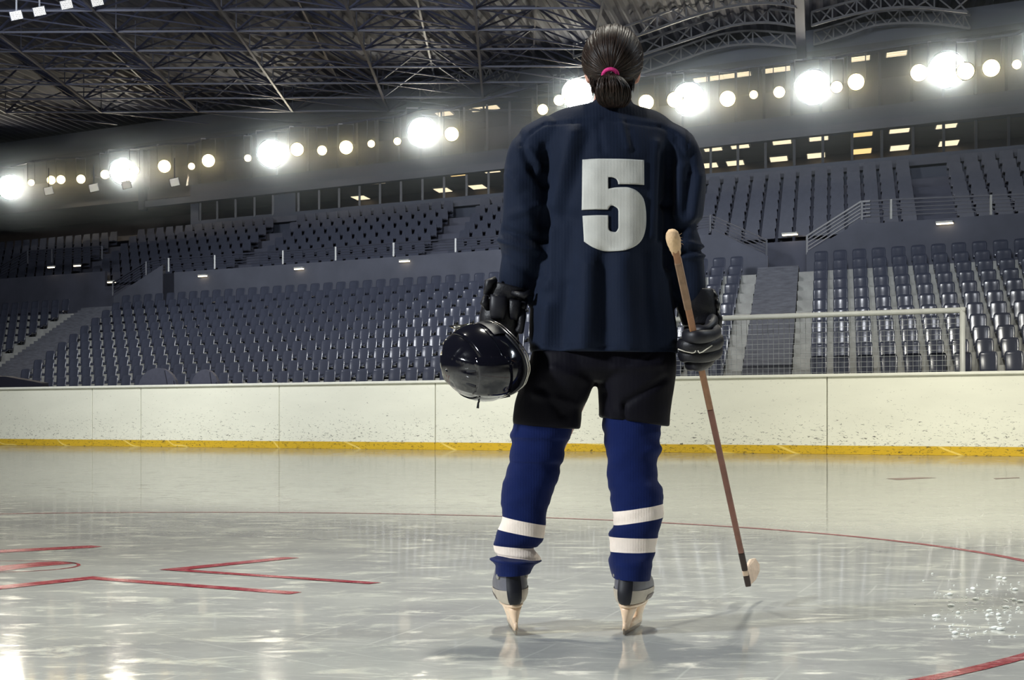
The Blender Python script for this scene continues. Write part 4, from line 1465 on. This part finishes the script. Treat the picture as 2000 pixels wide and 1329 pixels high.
# left hand glove, hooked into the helmet
g = glove_obj('black glove hooked into the helmet rim', P(990, 600, YG))
q = MB()
q.loft(px_rings([(953, 548, 1042, 570, .068, .02), (948, 562, 1034, 580, .068, .02), (945, 580, 1026, 592, .062, .02), (940, 600, 1020, 606, .055, .01), (936, 622, 1018, 626, .046, .0), (940, 645, 1014, 650, .036, .0), (955, 664, 1008, 668, .03, .0)], 3, 28, 2.3, YG))
subd(q.build('cuff', M['glove'], g, True), 1)
for (x0, y0), (x1, y1), (x2, y2), r, yo in (((968, 546), (955, 552), (950, 575), .014, -.03), ((949, 580), (946, 592), (952, 602), .013, -.035), ((1037, 570), (1024, 578), (1000, 572), .011, -.045), ((1026, 586), (1022, 600), (1014, 604), .012, -.02)):
    q = MB(); q.tube([P(x0, y0, YG + yo), P(x1, y1, YG + yo - .01), P(x2, y2, YG + yo)], [r * .7, r, r * .7], 10); q.build('cuff_roll', M['glove'], g, True)
q = MB(); q.loft(px_rings([(958, 575, 990, 580, .012, -.05), (956, 600, 990, 603, .016, -.052), (958, 622, 985, 625, .013, -.045)], 3, 18, 2.5, YG)); q.build('hand_pad', M['glove2'], g, True)
q = MB(); q.loft(px_rings([(994, 585, 1018, 588, .012, -.045), (993, 606, 1016, 608, .015, -.045), (996, 624, 1012, 626, .012, -.04)], 3, 18, 2.5, YG)); q.build('hand_pad', M['glove'], g, True)
for i, x in enumerate((948, 966, 984, 1002)):
    q = MB()
    path = [P(x, 632, YG + .012), P(x + 1, 655, YG + .035), P(x + 3, 678, YG + .04), P(x + 5, 690, YG + .015), P(x + 5, 684, YG - .012)]
    path = [Vector(p) for p in cr([tuple(p) for p in path], 4)]
    q.tube(path, [.0165] * (len(path) - 1) + [.009], 12)
    subd(q.build('finger', M['glove'], g, True), 1)
q = MB()
path = [P(1014, 600, YG - .01), P(1018, 618, YG - .035), P(1018, 636, YG - .04), P(1013, 650, YG - .03)]
path = [Vector(p) for p in cr([tuple(p) for p in path], 4)]
q.tube(path, [.014 + .003 * math.sin(k * .6) for k in range(len(path) - 1)] + [.008], 12)
subd(q.build('thumb', M['glove'], g, True), 1)

# ---- hair
hr = MB()
HC = P(1196.5, 118, YP - .005)
HR = Vector((.0885, .105, .104))
tie = P(1192, 146, YP - .105)


def on_head(d, g=1.0):
    d = d.normalized()
    low = max(0, -d.z)
    return HC + Vector((d.x * HR.x * (1 - .22 * low * low), d.y * HR.y * (1 - .12 * low), d.z * HR.z)) * g


hr.ellipsoid(HC, HR * .985, 28, 20, fn=lambda q_: 1 if q_.z > -.55 or q_.y < .1 else .82)
b_dir = Vector(((tie.x - HC.x) / HR.x, (tie.y - HC.y) / HR.y, (tie.z - HC.z) / HR.z)).normalized()
for i in range(520):
    th = random.uniform(0, 2 * PI)
    el = random.uniform(-.9, 1.0)
    a = Vector((math.cos(th) * math.sqrt(1 - min(.98, el * el)), math.sin(th) * math.sqrt(1 - min(.98, el * el)), el))
    if a.y > .15 and a.z < .35: a.z = .35 + random.random() * .4
    if a.z < -.45 and a.y > -.2: continue
    ang = a.angle(b_dir)
    if ang < .5: a = (a - b_dir * .8).normalized(); ang = a.angle(b_dir)
    w1 = random.uniform(.995, 1.012)
    path = []
    ax_ = b_dir.cross(a)
    if ax_.length < 1e-3: continue
    ax_.normalize()
    for k in range(12):
        f = k / 11
        d = Matrix.Rotation(ang * (1 - f), 3, ax_) @ b_dir
        path.append(on_head(d, w1 + .006 * math.sin(f * PI)))
    path[-1] = tie + (path[-1] - tie) * .6
    r0 = random.uniform(.0022, .0042)
    hr.tube(path, [r0 * .5] + [r0] * 9 + [r0 * .8, r0 * .7], 5, False)
# pony tail
core = [(1192, 146, -.112, .016, .014), (1193, 155, -.122, .034, .024), (1196, 170, -.125, .046, .03), (1197, 186, -.118, .050, .03), (1198, 200, -.108, .044, .026), (1199, 210, -.1, .030, .018)]
cc = cr(core, 4)
hr.loft([[P(x, y, YP + yo) + Vector((w * .92 * math.cos(k * PI / 8), dp * .9 * math.sin(k * PI / 8), 0)) for k in range(16)] for x, y, yo, w, dp in cc])
for i in range(300):
    th = random.uniform(0, 2 * PI); rr = random.uniform(.75, 1.05)
    end = random.randint(14, len(cc))
    path = []
    wob = random.uniform(-.25, .25)
    for k, (x, y, yo, w, dp) in enumerate(cc[:end]):
        a2 = th + wob * k / len(cc)
        path.append(P(x, y, YP + yo) + Vector((w * rr * math.cos(a2), dp * rr * math.sin(a2), 0)) + Vector((random.uniform(-.001, .001), random.uniform(-.001, .001), 0)))
    r0 = random.uniform(.0016, .003)
    hr.tube(path, [r0] * (len(path) - 3) + [r0 * .8, r0 * .6, r0 * .2], 4, False)
for i in range(70):                                    # short wisps at the nape
    sg = random.choice((-1, 1)); x = 1196 + sg * random.uniform(30, 43); y = random.uniform(148, 178)
    path = [P(x, y - 8, YP - .03), P(x + sg * 1, y + 3, YP - .04), P(x - sg * random.uniform(-2, 5), y + random.uniform(8, 20), YP - .055)]
    hr.tube(path, [.0022, .0016, .0004], 4, False)
hr.build('hair', M['hair'], person, True)['label'] = 'dark brown hair in a low ponytail'
q = MB()
ztie = Vector((0, -.75, -.65)).normalized(); xt = Vector((1, 0, 0)); yt = ztie.cross(xt)
tc = P(1192, 147, YP - .113)
q.tube([tc + xt * .0205 * math.cos(k * PI / 16) + yt * .0195 * math.sin(k * PI / 16) for k in range(32)], .0062, 10, closed=True)
q.build('hair_tie', M['pink'], person, True)['label'] = 'pink elastic hair tie'

# ================================================================== helmet
HCc = P(945, 707, 4.95)
hup = Vector((-.85, -.48, -.20)).normalized()
hfr = Vector((-.45, .80, .40)); hfr = (hfr - hup * hfr.dot(hup)).normalized()
hrt = hfr.cross(hup)
HAX = (hrt, hfr, hup)
hel = thing('helmet', 'glossy black hockey helmet hanging from the left hand', 'helmet', HCc)
HRX, HRY, HRZ = .110, .137, .126


def hp(ph, th, g=0.0):
    """helmet surface: ph from crown, th round the head (pi/2 = front)"""
    x, y, z = math.sin(ph) * math.cos(th), math.sin(ph) * math.sin(th), math.cos(ph)
    k = 1.0
    ridge = math.exp(-((abs(x) - .42) / .05) ** 2) * .03 * (1 if z > -.2 else .4)
    groove = -math.exp(-((y + .12 + .15 * abs(x)) / .025) ** 2) * .02 * (abs(x) > .3)
    vent = -math.exp(-((abs(x) - .22) / .05) ** 2 - ((y - .55) / .16) ** 2) * .03 - math.exp(-((abs(x) - .2) / .05) ** 2 - ((y + .6) / .14) ** 2) * .03
    k += ridge + groove + vent
    r = Vector((HRX * x, HRY * y, HRZ * z)) * (k + g)
    return HCc + hrt * r.x + hfr * r.y + hup * (r.z - .0)


def rim_ph(th):
    return 1.92 + .10 * math.sin(th * 2 - PI / 2) * .6 - .18 * max(0, math.sin(th)) + .22 * max(0, -math.sin(th)) ** 2


def shell(th0, th1, p0, p1, nu, nv, th_):
    m = MB()
    m.sheet(lambda u, v: hp(p0 + (p1(th0 + (th1 - th0) * u) - p0) * v, th0 + (th1 - th0) * u), (0, 0, 0), nu, nv)
    return m


m = MB()
NT_, NP_ = 72, 30
vs = [hp(rim_ph(2 * PI * i / NT_) * max(.004, j / NP_), 2 * PI * i / NT_) for j in range(NP_ + 1) for i in range(NT_)]
m.add(vs, [(j * NT_ + i, j * NT_ + (i + 1) % NT_, (j + 1) * NT_ + (i + 1) % NT_, (j + 1) * NT_ + i) for j in range(NP_) for i in range(NT_)])
o = m.build('shell', M['shell'], hel, True)
s2 = o.modifiers.new('thick', 'SOLIDIFY'); s2.thickness = .006; s2.offset = -1
m = MB()
m.add([HCc + (v - HCc) * .93 for v in vs], [(j * NT_ + i, j * NT_ + (i + 1) % NT_, (j + 1) * NT_ + (i + 1) % NT_, (j + 1) * NT_ + i) for j in range(NP_) for i in range(NT_)])
o = m.build('padding', M['pad'], hel, True)
s2 = o.modifiers.new('thick', 'SOLIDIFY'); s2.thickness = .012; s2.offset = -1
m = MB(); m.tube([hp(rim_ph(2 * PI * i / 60), 2 * PI * i / 60, .005) for i in range(60)], .005, 8, closed=True); m.build('rim_trim', M['shell2'], hel, True)
# overlapping side ridges and back plate
for sg in (-1, 1):
    m = MB()
    ths = PI / 2 - sg * (PI / 2)
    m.sheet(lambda u, v: hp(.95 + .5 * v + .25 * (u - .5) ** 2, ths + (u - .5) * 2.1, .028 - .02 * abs(u - .5) * 2), hup * -.004, 18, 5)
    m.build('side_ridge', M['shell'], hel, True)
    m = MB()
    m.sheet(lambda u, v: hp(rim_ph(ths) - .28 + .5 * v, ths + (u - .5) * .75, .03), hup * -.006, 10, 6)
    bevel(m.build('ear_guard', M['shell2'], hel, True), .002)
m = MB()
m.sheet(lambda u, v: hp(.85 + .8 * v, -PI / 2 + (u - .5) * 1.5 * (1 - .25 * v), .032 - .05 * (u - .5) ** 2), hup * -.004, 16, 8)
m.build('back_plate', M['shell'], hel, True)
m = MB()
m.sheet(lambda u, v: hp(1.25 + .32 * v, PI / 2 + (u - .5) * 1.7, .03 + .03 * v), hup * -.004, 16, 4)
m.build('brow_plate', M['shell2'], hel, True)
for th, ph in ((PI / 2 + .35, 1.0), (PI / 2 - .35, 1.0), (-PI / 2 + .3, .75), (-PI / 2 - .3, .75)):
    m = MB(); m.tube([hp(ph + (k - 2) * .07, th, .002) for k in range(5)], [.002, .004, .0045, .004, .002], 8); m.build('vent', M['pad'], hel, True)
# wire cage round the face opening
m = MB()
for off, g_ in ((.05, .05), (.13, .07)):
    m.tube([hp(rim_ph(2 * PI * i / 60) + off, 2 * PI * i / 60, g_) for i in range(60)], .0022, 6, closed=True)
for j in range(-4, 5):
    th0 = PI / 2 + j * .3
    m.tube([hp(rim_ph(th0) + .05 + k * .17, th0 * (1 - k * .12) + PI / 2 * k * .12, .05 + .01 * k) for k in range(5)], .0018, 6)
for k in range(1, 4):
    m.tube([hp(rim_ph(PI / 2 + (i - 10) * .12) + .05 + k * .17, PI / 2 + (i - 10) * .12, .06) for i in range(21)], .0018, 6)
m.build('wire_cage', M['chrome'], hel, True)
m = MB()
m.sheet(lambda u, v: hp(rim_ph(PI / 2) - .12 + .55 * v, PI / 2 + .15 + (u - .5) * 1.1, .06 + .02 * v), hfr * .002, 12, 5)
m.build('visor', M['visor'], hel, True)
m = MB()
vt = [P(876, 637, 4.99), P(888, 634.5, 4.985), P(905, 634, 4.975), P(925, 633, 4.965)]
vb = [P(877, 638.5, 4.99), P(892, 646, 4.965), P(900, 650, 4.95), P(915, 645, 4.94)]
m.sheet(lambda u, v: vt[min(3, int(u * 3 + .01))] * (1 - v) + vb[min(3, int(u * 3 + .01))] * v, Vector((0, .004, 0)), 3, 2)
m.build('visor_corner', M['visor'], hel, True)
m = MB()
st = P(936, 772, 4.93)
m.tube([st, st + Vector((.002, 0, -.012)), P(934, 788, 4.925), P(933, 798, 4.925)], [.0025, .0025, .003, .004], 6)
m.build('chin_strap', M['pad'], hel, True)
m = MB(); m.tube([P(937, 771, 4.945), P(955, 777, 4.95), P(975, 776, 4.955), P(996, 772, 4.96)], .0055, 8, flat=.5); m.build('lower_clip', M['shell2'], hel, True)

# ================================================================== stick
SB, SE = P(1313, 458, 4.60), P(1461, 1141, 5.72)
stick = thing('hockey_stick', 'wooden hockey stick with cream taped grip, held in the right hand', 'hockey stick', SE)
ax = (SE - SB).normalized()
sw_ = Vector((1, 0, 0)); sw_ = (sw_ - ax * sw_.dot(ax)).normalized(); sd_ = ax.cross(sw_)


def shaft(f0, f1, w, d, m, name, extra=None):
    q = MB(); a, c = SB + (SE - SB) * f0, SB + (SE - SB) * f1
    q.box((a + c) / 2, (w, d, (c - a).length), (sw_, sd_, ax))
    return bevel(q.build(name, M[m], stick), .004, 3)


shaft(.02, .44, .0185, .028, 'wood', 'shaft')
shaft(.44, .885, .0182, .0275, 'wood2', 'lower_shaft')
shaft(.06, .175, .0205, .030, 'greytape', 'grip_tape')
q = MB()
q.tube([SB + ax * (k * .012 - .012) for k in range(8)], [.010, .0175, .0195, .0195, .0185, .0165, .0135, .0125], 14)
o = q.build('butt_knob', M['tape'], stick, True)
for v in o.data.vertices:
    v.co += v.co.normalized() * 0 + Vector((noise.noise(v.co * 120), noise.noise(v.co * 120 + Vector((9, 0, 0))), noise.noise(v.co * 130))) * .0018
q = MB()
for k in range(4):
    a = SB + ax * (.008 + .009 * k) + sw_ * .016
    q.tube([a, a + sw_ * .006 + Vector((0, 0, .003 - .002 * k)), a + sw_ * .009 + Vector((0, 0, .005 - .004 * k))], [.0005, .0004, .0002], 4)
q.build('loose_thread', M['tape'], stick)
shaft(.885, .945, .0195, .029, 'dtape', 'dark_band')
shaft(.945, .962, .0200, .0295, 'btape', 'pale_band')
shaft(.962, 1.0, .0195, .029, 'dtape', 'heel_tape')
bl = [P(1462, 1143, 5.73), P(1468, 1142, 5.80), P(1477, 1133, 5.90), P(1484, 1117, 6.0), P(1484, 1103, 6.03), P(1476, 1091, 6.0), P(1468, 1093, 5.93), P(1459, 1111, 5.76)]
q = MB()
k = len(bl)
th_ = Vector((-.010, .0, 0))
q.add(bl + [p + th_ for p in bl], [tuple(range(k)), tuple(range(2 * k - 1, k - 1, -1))] + [(i, (i + 1) % k, k + (i + 1) % k, k + i) for i in range(k)])
bevel(q.build('blade', M['btape'], stick), .002)

for o in list(bpy.data.objects):
    if '_o' in o: del o['_o']
